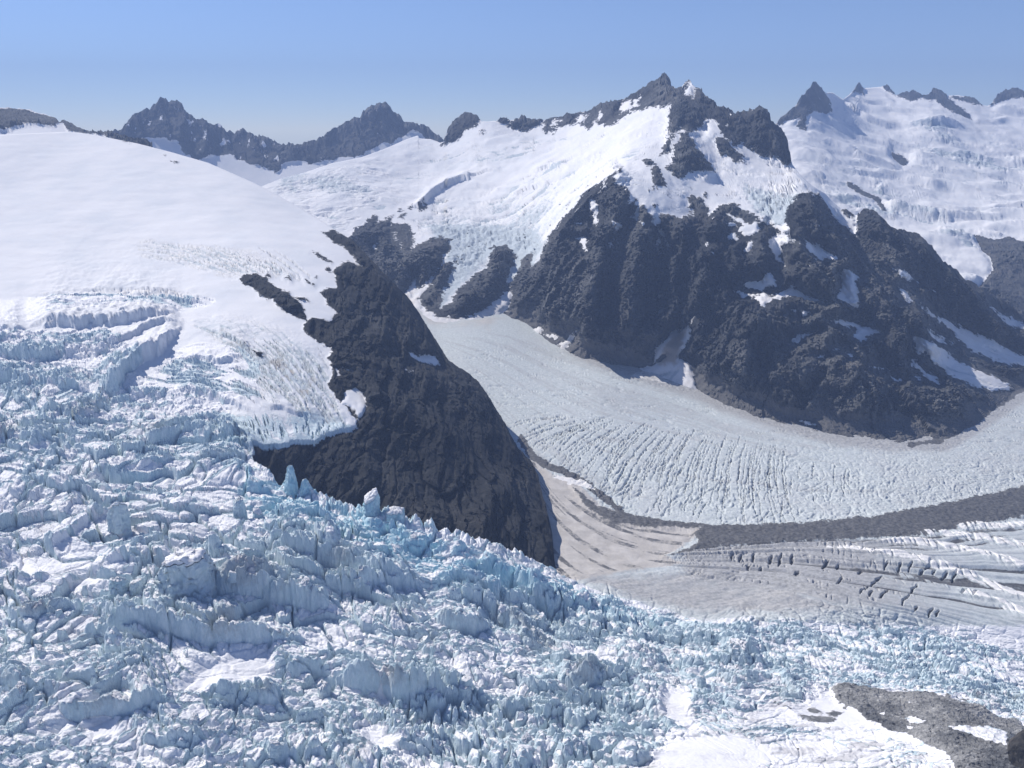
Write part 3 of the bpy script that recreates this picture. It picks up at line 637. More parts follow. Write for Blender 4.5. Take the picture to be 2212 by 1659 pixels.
M_fans = [(60, vF((60, 690), (160, 648), (250, 628), (290, 570), (205, 620), (215, 560), (265, 520), (300, 470), (380, 460), (445, 385), (415, 440), (400, 520), (365, 600), (420, 650), (445, 730), (440, 800), (250, 800), (100, 740))),
          (61, vE((495, 275), (560, 220), (590, 165), (592, 235), (645, 218), (605, 290), (622, 340), (700, 380), (800, 396), (880, 380), (970, 322), (1060, 258), (1108, 248), (1100, 330), (1045, 352), (1040, 390), (990, 440), (990, 560), (600, 560))),
          (62, vE((1340, 540), (1400, 500), (1465, 450), (1440, 500), (1400, 555), (1380, 580)))]
snow, ids = regions(u2, v2, True, M_rocks, M_patches + M_fans)
rk = sstep(4, -10, snow)
away = sstep(0, 16, V_ - V_[:1])
# scree apron along the foot of the cliffs
foot = footM(U) - V_
apron = sstep(95, 40, foot + 40 * fbm(P[..., 0], P[..., 1], P[..., 2], 120, 3, 29.0)) * (U > 1080) * rk
rkw = sstep(0, -30, snow); pmask = np.zeros_like(U)
for i, p in M_patches + M_fans: pmask = np.maximum(pmask, sstep(-20, 2, poly_sd(u2, v2, p)))
no = outward(P, n)
P = P + rock_disp(P, no, 190, 80, 22.0, 0.30, -0.25) * ((0.25 * rk + 0.75 * rkw) * (1 - 0.75 * pmask) * (0.18 + 0.82 * away) * (1 - 0.8 * apron))[..., None]
P = P + (rock_facets(P, outward(P, n, .8), ((95, 34), (38, 13), (15, 3.5)), -0.35, 25.0, 4.5) + rock_disp(P, no, 85, 44, 27.0, 0.10, -0.35)) * ((0.3 * rk + 0.7 * rkw) * away * (1 - 0.7 * apron) * (1 - 0.8 * pmask))[..., None]
jag = fbm(P[..., 0], 0 * x, 0 * x, 36, 4, 8.7, 0.7, True) * (1 - sstep(0, 26, V_ - V_[:1])) * rk
jag2 = fbm(P[..., 0], 0 * x, 0 * x, 95, 3, 8.9, 0.6, True) * (1 - sstep(0, 40, V_ - V_[:1])) * rk
P[..., 2] += 20 * (jag - 0.12 * (jag != 0)) + 12 * jag2
for i, p in M_patches + M_fans: P = P + outward(P, n) * (12 * sstep(-4, 8, poly_sd(u2, v2, p)))[..., None]
pale = np.zeros_like(U)
for p in (vF((110, 560), (160, 430), (250, 440), (280, 500), (230, 590), (150, 640)), vB((1420, 1400), (1470, 1390), (1480, 1560), (1430, 1580)), vB((1660, 1420), (1790, 1440), (1830, 1600), (1690, 1600)), vF((600, 690), (650, 560), (760, 480), (720, 620), (640, 740)), vF((950, 760), (990, 690), (1050, 700), (1000, 860), (940, 860)), vF((480, 500), (520, 330), (560, 260), (540, 420), (500, 560)), vF((1050, 560), (1200, 480), (1350, 520), (1500, 700), (1300, 640), (1150, 640)), vB((1000, 1290), (1060, 1150), (1110, 1130), (1100, 1250), (1030, 1380)), vF((1640, 330), (1760, 470), (1950, 620), (2212, 700), (2212, 800), (1900, 650), (1700, 500)), vF((1450, 480), (1600, 640), (1800, 780), (1600, 760), (1480, 620))):
    pale = np.maximum(pale, poly_soft(u2, v2, p, 18))
# snowfields: soft swells, crevasses, broken ice low down
sn = sstep(2, 22, snow) * away
sw = 20 * fbm(x, y, z, 300, 3, 31.0) + 6 * fbm(x, y, z, 70, 3, 32.0)
ice_zone = np.maximum.reduce([poly_soft(U, V_, vB((420, 820), (560, 760), (760, 800), (900, 700), (1100, 720), (1300, 640), (1420, 560), (1440, 640), (1330, 790), (1200, 950), (1130, 1100), (960, 1220), (740, 1160), (590, 1330), (560, 1280), (640, 1000), (460, 960)), 40),
     poly_soft(U, V_, vB((-400, 540), (150, 590), (320, 640), (250, 780), (150, 900), (0, 900), (-200, 760)), 30),
     poly_soft(U, V_, vC((520, 560), (700, 600), (900, 650), (1060, 700), (990, 740), (930, 880), (860, 860), (740, 790), (640, 700)), 30)])
tongue = np.maximum(poly_soft(U, V_, vB((520, 860), (900, 880), (1140, 900), (1180, 1000), (1130, 1110), (1000, 1180), (960, 1220), (980, 1040), (880, 1060), (780, 1160), (600, 1350), (570, 1330), (640, 1050)), 20), poly_soft(U, V_, vC((700, 680), (1000, 720), (930, 880), (870, 880), (760, 800)), 20))
c1 = crev(x, y, 34, 7, -0.35, 3.0, 0.16); c2 = crev(x, y, 20, 5, 0.1, 7.0, 0.2)
patchy = sstep(-0.1, 0.3, fbm(x, y, 0 * x, 200, 3, 36.0))
d1c = cells(x / 26, y / 18, 5); blkM = (d1c[2] - 0.5) * 10 - 8 * (1 - sstep(0.03, 0.25, d1c[1] - d1c[0]))
P[..., 2] += sn * (sw - (4 + 9 * ice_zone) * c1 - (2 + 5 * ice_zone) * c2 + ice_zone * np.maximum(patchy * 0.7, tongue) * blkM)
for line, h in ((vB((500, 790), (560, 720), (640, 680), (740, 650)), 26), (vB((760, 640), (860, 590), (900, 600)), 10), (vB((1130, 590), (1190, 570), (1260, 575)), 14), (vB((1020, 720), (1080, 690), (1160, 670)), 12), (vB((800, 670), (920, 690), (1000, 695)), 10)):
    d, al = line_dist(U, V_, line, 40)
    sgn = V_ - np.interp(U, [p[0] for p in line], [p[1] for p in line])
    P[..., 2] += h * np.exp(-(d / 14) ** 2) * np.where(sgn < 0, 1, 0.0) * (d < 60)
grey = np.clip(np.maximum.reduce([sn * (0.75 * c1 + 0.5 * c2) * sstep(-0.3, 0.1, fbm(x, y, 0 * x, 320, 2, 33.0)), ice_zone * (0.05 + 0.5 * patchy), tongue * 0.9]) + 0.25 * ice_zone * (blkM < -3), 0, 1)
dust = np.zeros_like(snow)
for i, p in M_fans: dust = np.maximum(dust, (ids == i) * 0.40)
dust = np.maximum(dust, poly_soft(u2, v2, vF((235, 640), (262, 560), (310, 500), (365, 470), (372, 600), (335, 650), (300, 640), (270, 655)), 12) * 1.3 * (ids == 60))
dust = np.maximum(dust, 0.35 * sstep(500, 640, V_) * (ids >= 100))
sa = np.clip(snow / 26 + 0.5, 0, 1)
gul = fbm(x - 0.35 * z, y, z * 0.12, 34, 4, 37.0, 0.6)
fleck = fbm(x + 0.3 * z, y, z * 0.5, 55, 5, 38.0, 0.65)
sa = np.where(rk > 0.5, np.maximum(sa, np.clip(0.05 + 1.25 * (fleck - 0.17 + 0.05 * (U > 1450)), 0, 0.64)), sa)
sa = np.where(rk > 0.5, np.maximum(sa, np.clip(1.5 * (gul - 0.20 + 0.10 * sstep(640, 420, V_)), 0, 0.62) * sstep(760, 650, V_)), sa)
sa = sa - tongue * 0.62 * sstep(0.0, 0.36, fbm(x, y, z * 0.6, 45, 5, 39.0, 0.65))
attr = np.stack([np.clip(sa, 0, 1), grey, dust, np.clip(np.maximum(apron * 0.9, pale * 0.55), 0, 1)], -1)
P, attr, ids = back_rows(P, attr, ids, 700, 0.9)
top = empty('mountain', (700, 3600, 400), 'big glaciated mountain with twin sharp summits and dark rock cliffs above the valley glacier', 'mountain', 'structure')
nm = {0: ('snowfield', None), 1: ('rock_face', 'small dark cliff at the left foot of the snowfield'), 2: ('rock_face', 'rounded dark cliff under the hanging ice tongue'), 3: ('rock_face', 'tall dark ribbed cliffs'), 4: ('rock_peak', 'dark twin summit crest'), 5: ('rock_outcrop', 'dark triangular buttress under the summit'),
      6: ('rock_crest', 'broken rock crest left of the summit'), 7: ('rock_crest', 'low dark rocks on the snow crest'), 8: ('rock_peak', 'small dark pointed knob on the snow crest'), 9: ('rock_outcrop', None), 10: ('rock_outcrop', None), 11: ('rock_outcrop', 'small dark rocks poking through snow'),
      60: ('snow_cone', 'dirty avalanche cone with a brown streak'), 61: ('snow_cone', 'cream coloured avalanche snow below the gullies'), 62: ('snow_cone', 'pale narrow avalanche cone')}
for i, me in sheet_parts(P, attr, ids, lambda i: M_MOUNT).items():
    nn = nm.get(i, ('snow_patch', None)); obj(nn[0], me, top, label=nn[1])
# ================================================================== ICE: SHARED SURFACE OF ICEFALL AND VALLEY GLACIER
cutV = curve([(1100, 1215), (1195, 1240), (1300, 1285), (1500, 1335), (1700, 1340), (2500, 1365)])
def walls(u, v, P, W):
    """Long ice cliffs: (foot line, height in metres, how far back the raised bench fades in tracing units)."""
    dz = np.zeros(u.shape)
    for k, (line, h, back) in enumerate(W):
        xs = np.array([p[0] for p in line]); ys = np.array([p[1] for p in line])
        jit = 6 * fbm(P[..., 0], P[..., 1], 0 * P[..., 0], 40, 2, 40 + k * 1.3, 0.6)
        up = np.interp(u, xs, ys) + jit - v
        wall = sstep(-2.0, 5.0, up) * np.exp(-np.maximum(up, 0) / back)
        uj = u + 14 * fbm(P[..., 0], P[..., 1], 0 * P[..., 0], 50, 4, 80 + k * 1.1, 0.6); wl = xs[-1] - xs[0]
        taper = sstep(0, 0.28 * wl, uj - xs[0]) * sstep(0, 0.28 * wl, xs[-1] - uj)
        jag = 0.8 + 0.45 * fbm(P[..., 0], P[..., 1], 0 * P[..., 0], 18, 3, 60 + k, 0.6)
        dz = dz + 1.15 * h * wall * taper * jag
    return dz
W_ICE = [
 (vG((1150, 745), (1300, 745), (1400, 755), (1500, 790), (1650, 800), (1850, 830)), 38, 40), (vG((300, 860), (450, 940), (600, 945), (830, 945), (1000, 985), (1150, 1020), (1450, 1020), (1750, 1010)), 28, 45),
 (vG((200, 530), (300, 480), (420, 400), (540, 330), (640, 290)), 16, 30), (vG((520, 620), (700, 570), (900, 560), (1000, 560)), 22, 30), (vG((250, 1390), (450, 1410), (620, 1390), (850, 1370), (980, 1385)), 20, 45),
 (vG((1080, 1270), (1200, 1290), (1350, 1330), (1560, 1340)), 15, 40), (vG((0, 690), (150, 700), (330, 680)), 12, 30), (vG((950, 520), (1150, 560), (1300, 520)), 20, 26), (vG((1400, 480), (1550, 520), (1800, 570), (2100, 690), (2212, 700)), 34, 36),
 (vH((-80, 690), (200, 700), (450, 712), (560, 715)), 24, 30), (vH((560, 860), (680, 930), (780, 945), (900, 935)), 30, 40), (vH((-60, 1180), (150, 1250), (300, 1300), (400, 1350), (560, 1350), (720, 1335), (880, 1345)), 32, 50),
 (vH((1230, 1200), (1300, 1240), (1380, 1255), (1480, 1250)), 22, 34), (vH((480, 640), (700, 690), (1000, 795), (1150, 800), (1330, 800)), 22, 34), (vH((640, 540), (760, 600), (960, 650)), 16, 26), (vH((1500, 1050), (1700, 1120), (1850, 1160)), 13, 34),
 (vI((860, 1170), (1000, 1290), (1100, 1302), (1190, 1315)), 20, 36), (vI((560, 1010), (680, 1070), (760, 1080)), 16, 30), (vH((960, 1120), (1040, 1250), (1180, 1290), (1260, 1290)), 16, 34),
 (vI((860, 1330), (1000, 1400), (1120, 1440), (1300, 1460)), 10, 26), (vG((0, 1250), (150, 1290), (370, 1330)), 14, 40), (vG((700, 1520), (900, 1560), (1150, 1570)), 13, 40), (vH((300, 1560), (520, 1580), (700, 1560)), 10, 34), (vG((1350, 1620), (1600, 1640), (1900, 1600)), 12, 40),
]
def arc_family(seed, n, box, a0, a1, bend, ln):
    rr = random.Random(seed); out = []
    for k in range(n):
        t = rr.random(); x = box[0] + (box[2] - box[0]) * t; y = box[1] + (box[3] - box[1]) * (0.65 * rr.random() + 0.35 * t); L = rr.uniform(*ln); a = math.radians(a0 + (a1 - a0) * t + rr.uniform(-3, 3)); b = math.radians(bend) * rr.uniform(.6, 1.3) / 6
        pts = []
        for j in range(7): pts.append((x, y)); x += math.cos(a) * L / 6; y += math.sin(a) * L / 6; a += b
        out.append(pts)
    return out
def grooves(u, v, lines, wd):
    g = np.zeros(u.shape)
    for ln in lines:
        d, al = line_dist(u, v, ln, 8); w = wd * (0.35 + 0.65 * np.sin(np.pi * np.clip(al, 0, 1)))
        g = np.maximum(g, 1 - sstep(w * 0.4, w * 1.2, d))
    return g
W_DOME = [
 (vD((100, 480), (200, 440), (300, 432), (420, 440), (560, 440), (700, 430), (810, 420), (900, 395), (1000, 345)), 30, 60), (vD((-100, 480), (0, 475), (150, 470)), 14, 40), (vD((400, 590), (520, 592), (600, 560), (700, 520), (800, 470), (1000, 420)), 18, 34),
 (vD((520, 800), (640, 785), (690, 710), (740, 660), (800, 622), (870, 590), (920, 520), (1000, 440)), 40, 40), (vD((-200, 630), (0, 622), (200, 640), (400, 605), (520, 600)), 26, 36), (vD((-200, 760), (0, 745), (200, 765), (330, 790), (560, 800)), 24, 40),
 (vD((650, 290), (800, 270), (1000, 300), (1150, 310)), 7, 26), (vD((500, 245), (650, 225), (820, 215)), 6, 22), (vD((960, 610), (1050, 620), (1200, 640), (1340, 600)), 12, 30), (vD((1130, 480), (1250, 500), (1330, 560), (1380, 620)), 9, 26),
 (vD((900, 800), (1050, 800), (1250, 870), (1400, 900)), 14, 36), (vD((1380, 850), (1500, 880), (1650, 920), (1760, 990)), 7, 30),
]
Z_FULL = [(-400, 690), *vD((0, 480), (130, 480), (560, 470), (760, 640), (690, 770), (900, 800), (1180, 850), (1270, 930), (1360, 1060), (1345, 1160), (1400, 1230)), (700, 1075), (900, 1130), (1100, 1190), (1250, 1270), (1400, 1320), (1500, 1345), (1640, 1390), (1680, 1470), (1560, 1540), (1430, 1600), (1420, 1850), (-400, 1850)]
Z_RUBBLE = [(1400, 1310), (1560, 1330), (1700, 1325), (1800, 1320), (1960, 1345), (2090, 1370), (2500, 1450), (2500, 1600), (2212, 1580), (2150, 1540), (2020, 1500), (1870, 1490), (1760, 1490), (1700, 1560), (1560, 1600), (1500, 1560)]
Z_FRESH = [*vG((1250, 60), (1400, 40), (1480, 0), (1700, 120), (2000, 180)), *vH((320, 250), (640, 400), (1000, 560), (1350, 650), (1500, 760), (1820, 860), (1800, 930), (1400, 870), (1000, 800), (650, 740), (300, 620)), *vG((1900, 480), (1600, 420), (1420, 400), (1300, 250))]
Z_BLUE2 = [*vD((590, 1330), (700, 1180), (900, 1060), (1250, 960), (1500, 950), (1730, 1010), (1690, 1080), (1380, 1080), (1340, 1160), (1000, 1140), (800, 1290), (640, 1470))]
Z_SLAB = [(-400, 1090), (0, 1080), (130, 1010), (290, 1020), (440, 1035), (520, 1090), (560, 1150), (440, 1190), (330, 1250), (100, 1290), (-400, 1310)]
Z_BIGSNOW = [vG((1080, 1120), (1280, 1060), (1460, 1040), (1480, 1120), (1420, 1230), (1080, 1270), (920, 1250)), vG((450, 1440), (600, 1400), (640, 1480), (500, 1520)), vH((190, 1430), (280, 1450), (390, 1560), (240, 1560)), vH((590, 1080), (680, 1110), (840, 1270), (720, 1220)), vH((1340, 1020), (1480, 1050), (1670, 1140), (1500, 1110)),
  vH((1830, 1240), (1950, 1230), (1960, 1400), (1990, 1470), (1900, 1430), (1820, 1380)), vH((1950, 1500), (2212, 1480), (2400, 1560), (2300, 1700), (1880, 1700), (1750, 1580)), vG((410, 660), (470, 610), (535, 630), (520, 690)), vG((10, 560), (160, 520), (180, 600), (330, 650), (200, 620), (60, 610)), vG((320, 480), (380, 475), (375, 515), (330, 515)),
  vG((1960, 1440), (2100, 1500), (2150, 1560), (1980, 1530)), vD((910, 510), (1080, 460), (1180, 500), (1000, 500), (920, 600), (760, 650)), vD((1330, 680), (1560, 680), (1640, 790), (1480, 760)), vH((250, 1210), (290, 1200), (330, 1300), (290, 1360), (270, 1300))]
SLAB_ROCK = vI((1168, 1240), (1230, 1222), (1300, 1232), (1400, 1242), (1530, 1258), (1640, 1270), (1800, 1290), (1950, 1340), (2060, 1400), (2150, 1412), (2212, 1440), (2800, 1480), (2800, 2000), (1850, 2000), (1830, 1630), (1790, 1590), (1700, 1555), (1580, 1490), (1480, 1470), (1420, 1422), (1350, 1400), (1300, 1345), (1210, 1305))
SLAB_SNOW = [vI((1553, 1407), (1600, 1400), (1690, 1440), (1625, 1452)), vI((1560, 1455), (1600, 1470), (1620, 1478), (1580, 1472)), vI((1790, 1465), (1940, 1470), (2040, 1453), (2110, 1482), (2112, 1585), (2000, 1552), (1900, 1512)), vI((1430, 1380), (1460, 1382), (1450, 1392)), vI((1575, 1330), (1610, 1335), (1600, 1342)), vI((2120, 1270), (2212, 1250), (2300, 1300), (2212, 1340), (2150, 1320))]
DEBRIS = [vI((985, 1392), (1060, 1332), (1150, 1320), (1245, 1362), (1180, 1400), (1168, 1450), (1080, 1425)), vI((850, 1300), (950, 1340), (1000, 1380), (900, 1350))]
Z_SMOOTH = vI((300, 1220), (400, 1240), (380, 1380), (700, 1400), (900, 1330), (1000, 1390), (1180, 1440), (1400, 1420), (1500, 1480), (1700, 1560), (1840, 1640), (1840, 2000), (0, 2000), (0, 1620), (300, 1640), (420, 1560), (280, 1480))

moraine = [(1235, 1046), (1290, 1092), (1340, 1104), (1420, 1117), (1500, 1129), (1600, 1131), (1750, 1126), (1900, 1110), (2050, 1082), (2212, 1046), (2600, 960), (2600, 1060), (2212, 1112), (2140, 1128), (2000, 1158), (1850, 1160), (1700, 1170), (1560, 1178), (1470, 1196), (1436, 1200), (1490, 1180), (1512, 1160), (1492, 1150), (1514, 1137), (1400, 1136), (1320, 1126), (1268, 1098)]
fanpoly = [(1140, 985), (1200, 1030), (1240, 1036), (1300, 1092), (1400, 1132), (1515, 1138), (1500, 1166), (1440, 1200), (1480, 1216), (1330, 1242), (1190, 1262), (1100, 1180)]
creampoly = vE((480, 200), (560, 180), (600, 330), (700, 385), (800, 400), (880, 385), (1000, 360), (1080, 380), (1000, 440), (990, 470), (930, 445), (800, 440), (690, 455), (640, 440), (560, 340))
conefoot = vF((50, 700), (150, 660), (400, 640), (445, 715), (330, 765), (200, 745))
whitep = vE((1330, 1238), (1420, 1243), (1500, 1268), (1565, 1312), (1480, 1302), (1380, 1272))
fanrun = vE((1190, 1180), (1260, 1230), (1330, 1245), (1400, 1290), (1480, 1320), (1560, 1360), (1610, 1400), (1520, 1390), (1400, 1340), (1290, 1270))
edgeR = curve([(1700, 960), (2030, 948), (2080, 925), (2130, 888), (2212, 832), (2500, 700)])

RIDGES = [vI((1040, 470), (1200, 476), (1500, 515), (1700, 555), (1900, 615), (2100, 690), (2400, 800)), vI((1330, 432), (1600, 442), (1900, 485), (2212, 580), (2450, 660)), vI((1580, 402), (1800, 402), (2000, 425), (2212, 462), (2450, 500)), vI((1800, 368), (2000, 360), (2212, 350), (2450, 336)), vI((1840, 690), (2000, 735), (2212, 820), (2450, 900)), vI((700, 545), (950, 520), (1200, 545), (1500, 600), (1800, 680))]
CRACKS = [((1232, 622), (1195, 672)), ((1378, 672), (1328, 722)), ((1402, 703), (1380, 737)), ((1478, 698), (1433, 752)), ((1162, 543), (1123, 582)), ((1217, 563), (1203, 587)), ((1342, 588), (1313, 612)), ((1640, 668), (1600, 710)), ((1600, 720), (1550, 785)), ((1450, 618), (1385, 680)), ((972, 518), (955, 562)), ((907, 513), (888, 572)), ((852, 518), (838, 562)), ((802, 568), (788, 602)), ((732, 563), (718, 585)), ((1482, 548), (1452, 592)), ((1552, 558), (1528, 602)), ((1617, 558), (1588, 602)), ((1702, 573), (1652, 617)), ((1802, 608), (1762, 642)), ((1852, 608), (1818, 652)), ((1640, 788), (1618, 822)), ((1722, 798), (1698, 852)), ((1760, 815), (1735, 850)), ((1000, 600), (965, 622)), ((690, 512), (680, 545)), ((760, 508), (750, 545)), ((640, 505), (632, 535)), ((1740, 590), (1720, 615)), ((1900, 690), (1880, 720)), ((1960, 700), (1940, 735))]
def crevasse_lines():
    rr = random.Random(9); out = []
    for k in range(84):
        t = min(1, max(0, k / 83 + rr.uniform(-.009, .009)))
        sx = 1215 + 490 * t; sy = 905 + 66 * t + rr.uniform(-16, 16)
        L = rr.uniform(0.55, 1.15)
        ang = math.radians(172 - 88 * t ** 0.75 + rr.uniform(-3, 3)); ln = (165 + 10 * t) * L
        bend = math.radians(rr.uniform(16, 34))
        pts = []; x, y = sx, sy
        a = ang + bend * 0.55
        for j in range(8):
            pts.append((x, y)); x += math.cos(a) * ln / 7; y += abs(math.sin(a)) * ln / 7; a -= bend / 5 * 1.0
        out.append(pts)
    for k in range(46):
        t = rr.random(); sx = 1330 + 520 * t; sy = 1010 + rr.uniform(-20, 70) ; ln = rr.uniform(25, 60)
        a = math.radians(128 - 45 * t + rr.uniform(-8, 8))
        out.append([(sx + math.cos(a) * ln * j / 3 + rr.uniform(-1.5, 1.5), sy + math.sin(a) * ln * j / 3) for j in range(4)])
    return out

def ice_sheet(U, V_, side):
    dV = tps_V(U, V_); dI = tps_I(U, V_)
    if side == 'V': w = sstep(-45, 45, V_ - cutV(U)) * sstep(1210, 1300, U)
    else: w = 1 - (1 - sstep(-45, 45, V_ - cutV(U))) * sstep(1210, 1300, U)
    P = unproj(U, V_, 1000 / (dV * (1 - w) + dI * w))
    x, y = P[..., 0], P[..., 1]
    u2, v2 = warp(P, U, V_, 9, 60, 41.0)
    full = poly_soft(u2, v2, Z_FULL, 30); rub = poly_soft(u2, v2, Z_RUBBLE, 34); smooth = poly_soft(u2, v2, Z_SMOOTH, 24)
    slabz = poly_soft(u2, v2, Z_SLAB, 40); fresh = np.maximum(0.85 * poly_soft(u2, v2, Z_FRESH, 55), 0.55 * poly_soft(u2, v2, Z_BLUE2, 40))
    rocksd = poly_sd(u2, v2, SLAB_ROCK); rock = np.clip(rocksd / 12 + 0.5, 0, 1)
    big = np.zeros_like(U)
    for p in Z_BIGSNOW: big = np.maximum(big, poly_soft(u2, v2, p, 10))
    A = np.maximum(full * (1 - 0.85 * smooth), 0.6 * rub * (1 - smooth)); A = np.maximum(A, 0.3 * smooth) * (1 - 0.85 * big) * (1 - rock)
    near = V_ > cutV(U) - 90
    inside = (A > 0.01)
    h = np.zeros_like(U)
    dz = np.zeros_like(U)
    if inside.any():
        m = inside
        h[m] = ice_height(x[m], y[m], A[m], 0.35 + 0.55 * (1 - slabz[m]) * full[m], np.clip(0.7 + 0.3 * slabz[m] - 0.5 * rub[m] * (1 - full[m]) - 0.3 * sstep(1380, 1560, V_[m]) - 0.4 * sstep(650, 1000, U[m]) * sstep(1230, 1400, V_[m]), 0, 1))
    dz = h + walls(u2, v2, P, W_ICE) * np.where(side == 'I', 1.0, 0.0) * np.clip(full + 0.5 * rub + 0.6 * smooth, 0, 1)
    # rock slab rises out of the ice
    c9 = cells(x / 7 + 0.5 * fbm(x, y, 0 * x, 20, 2, 93.0), y / 5, 9); dz = dz + rock * ((c9[2] - 0.5) * 1.2 + (c9[3] - 0.5) * 1.6 * c9[5] - 0.5 * (1 - sstep(0, 0.15, c9[1] - c9[0])))
    dz = dz + rock * (10 * fbm(x, y, 0 * x, 60, 5, 45.0, 0.6) + 5 + 3 * fbm(x, y, 0 * x, 12, 4, 46.0, 0.6, True))
    # dirty longitudinal ridges below the moraine
    a_ = np.interp(U, [1440, 1700, 2000, 2212, 2500], [1192, 1168, 1155, 1118, 1060]); b_ = np.interp(U, [1440, 1700, 1900, 2100, 2212, 2500], [1238, 1275, 1335, 1400, 1450, 1560])
    t = (V_ - a_) / (b_ - a_)
    tt = t + 0.035 * fbm(x, y, 0 * x, 90, 3, 47.0)
    band = sstep(-0.02, 0.06, t) * sstep(1.25, 0.85, t) * sstep(1400, 1520, U) * (1 - rub)
    strp = perlin(tt * 11, x / 1400, 0.5) + 0.6 * perlin(tt * 27, x / 700, 3.5) + 0.3 * perlin(tt * 60, x / 300, 5.5)
    cross = np.abs(perlin(x / 10 + 9 * tt, tt * 5.0, 7.7)); crossm = (1 - sstep(1880, 2020, U)) * (1 - sstep(0.03, 0.15, cross)) * sstep(0.05, 0.3, perlin(x / 45, tt * 14, 2.2))
    dz = dz + band * (7 * strp - 3 * crossm * (strp > -0.1))
    rid = np.zeros_like(U); ck = np.zeros_like(U)
    if side == 'V':
        ur, vr = warp(P, U, V_, 5, 40, 95.0, 3)
        for k, ln in enumerate(RIDGES):
            d, al = line_dist(ur, vr, ln, 26); rid = np.maximum(rid, np.exp(-(d / (8.5 if k < 5 else 5)) ** 2) * sstep(0, 0.25, al + 0.04) * (1.0 if k < 5 else 0.5))
        notch = 1 - 0.55 * (1 - sstep(0.05, 0.22, np.abs(perlin(x / 11, V_ / 30, 3.3))))
        rid = rid * notch
        for a, b in CRACKS:
            (xa, ya), (xb, yb) = vI(a, b); d, al = line_dist(ur, vr, [(xa, ya), ((xa + xb) / 2 - 2, (ya + yb) / 2 - 1), (xb, yb)], 12); ck = np.maximum(ck, 1 - sstep(0.7, 1.6, d / (2.4 * np.sqrt(np.clip(al * (1 - al) * 4, 0.02, 1)))))
        dz = dz + 5 * rid - 5 * ck
    # gentle dirty ice between the cliff foot and the rubble
    apr = poly_soft(u2, v2, [(1190, 1225), (1340, 1235), (1500, 1225), (1640, 1240), (1800, 1290), (1960, 1345), (1800, 1330), (1560, 1335), (1420, 1320), (1280, 1275)], 24)
    lin = fbm(x * 0.25 + y * 0.1, y - 0.25 * x, 0 * x, 22, 4, 48.0, 0.6)
    dz = dz + apr * 5 * lin
    # clean valley ice: crevasses and hummocks
    up = sstep(0, 30, cutV(U) - 60 - V_) * (1 - sstep(0.0, 0.05, t) * sstep(1400, 1450, U))
    u4, v4 = warp(P, U, V_, 9, 22, 57.0); mor = poly_soft(u4, v4 - 4, moraine, 9); fan = poly_soft(u2, v2, fanpoly, 6)
    clean = up * (1 - mor) * (1 - fan)
    rightness = sstep(1500, 2000, U)
    cc = (V_ - footM(U)) / np.maximum(np.interp(U, [900, 1130, 1300, 1500, 2000, 2212], [720, 960, 1090, 1130, 1095, 1046]) - footM(U), 20)
    flowl = perlin(cc * 17, x / 500, 4.4) + 0.8 * perlin(cc * 50, x / 200, 9.4)
    hum = fbm(x, y, 0 * x, 16, 4, 49.0, 0.6)
    grain = cells(x / 13, y / 10, 6); gr = sstep(0.02, 0.3, grain[1] - grain[0]) * (0.3 + grain[2])
    low = sstep(900, 1080, V_)
    groove = np.zeros_like(U)
    if side == 'V':
        u3, v3 = warp(P, U, V_, 5, 34, 50.0, 4); gate = 0.75 + 0.25 * sstep(-0.3, 0.2, fbm(x, y, 0 * x, 24, 3, 58.0))
        for i, ln in enumerate(crevasse_lines()):
            d, al = line_dist(u3, v3, ln, 12); wd = (0.85 if i < 84 else 1.0) * (0.4 + 0.6 * np.sin(np.pi * np.clip(al, 0, 1))) * gate
            groove = np.maximum(groove, 1 - sstep(wd * 0.35, wd * 1.15, d))
        fine = crev(x, y, 11, 5, -0.25, 11.0, 0.16) * sstep(720, 780, V_) * (1 - 0.6 * low) * 0.8
        fan_a = np.interp(U, [1250, 1500, 1800, 2200], [1.9, 1.35, 0.9, 0.65])
        xr = np.cos(fan_a) * x + np.sin(fan_a) * y
        g2 = np.maximum(crev(x, y, 10, 4, 1.35, 12.0, 0.2), crev(x, y, 12, 4, 0.95, 13.0, 0.2)) * low * 0.55
        dz = dz + clean * (1.5 * hum * (0.4 + low) + low * (0.7 + 1.3 * rightness) * (gr - 0.5) - 4.5 * groove - 3 * fine - 5 * g2 * (1 - 0.3 * rightness))
        groove = np.maximum(groove, 0.6 * np.maximum(fine, g2)) * clean
    dz = dz + mor * (4 + 3 * fbm(x, y, 0 * x, 14, 4, 51.0, 0.6)) + fan * 2.0 * fbm(x, y, 0 * x, 40, 3, 52.0)
    if side == 'I':
        ce = (1 - sstep(0, 26, V_ - topI(U))) * sstep(530, 580, U) * sstep(1200, 1120, U)
        tooth = fbm(x, 0.2 * y, 0 * x, 17, 4, 92.0, 0.65, True)
        dz = dz + ce * (9 * tooth + 9 * np.clip(tooth - 0.25, 0, 1)) * (1 - 0.4 * sstep(900, 1150, U))
    P[..., 2] += dz
    if inside.any():
        n = blur(normals(P), 1)
        P = P + n * (np.clip(A * 2, 0, 1) * (1 - 0.6 * big) * (1.0 * fbm(x, y, P[..., 2] * 0.8, 8, 3, 53.0, 0.6, True)))[..., None]
    # ---------- masks
    R = rock * 1.0
    for p in DEBRIS: R = np.maximum(R, 0.85 * poly_soft(u2, v2, p, 16) * (0.5 + 0.7 * sstep(-0.3, 0.3, fbm(x, y, 0 * x, 20, 3, 54.0))))
    R = np.maximum(R, 0.75 * sstep(-70, 5, rocksd) * sstep(0.05, 0.35, fbm(x, y, 0 * x, 26, 5, 94.0, 0.65)) * (rocksd < 0))
    for p in SLAB_SNOW: R = R * (1 - (poly_sd(u2, v2, p) > 0))
    nzs = blur(blur(normals(P), 2)[..., 2], 1)
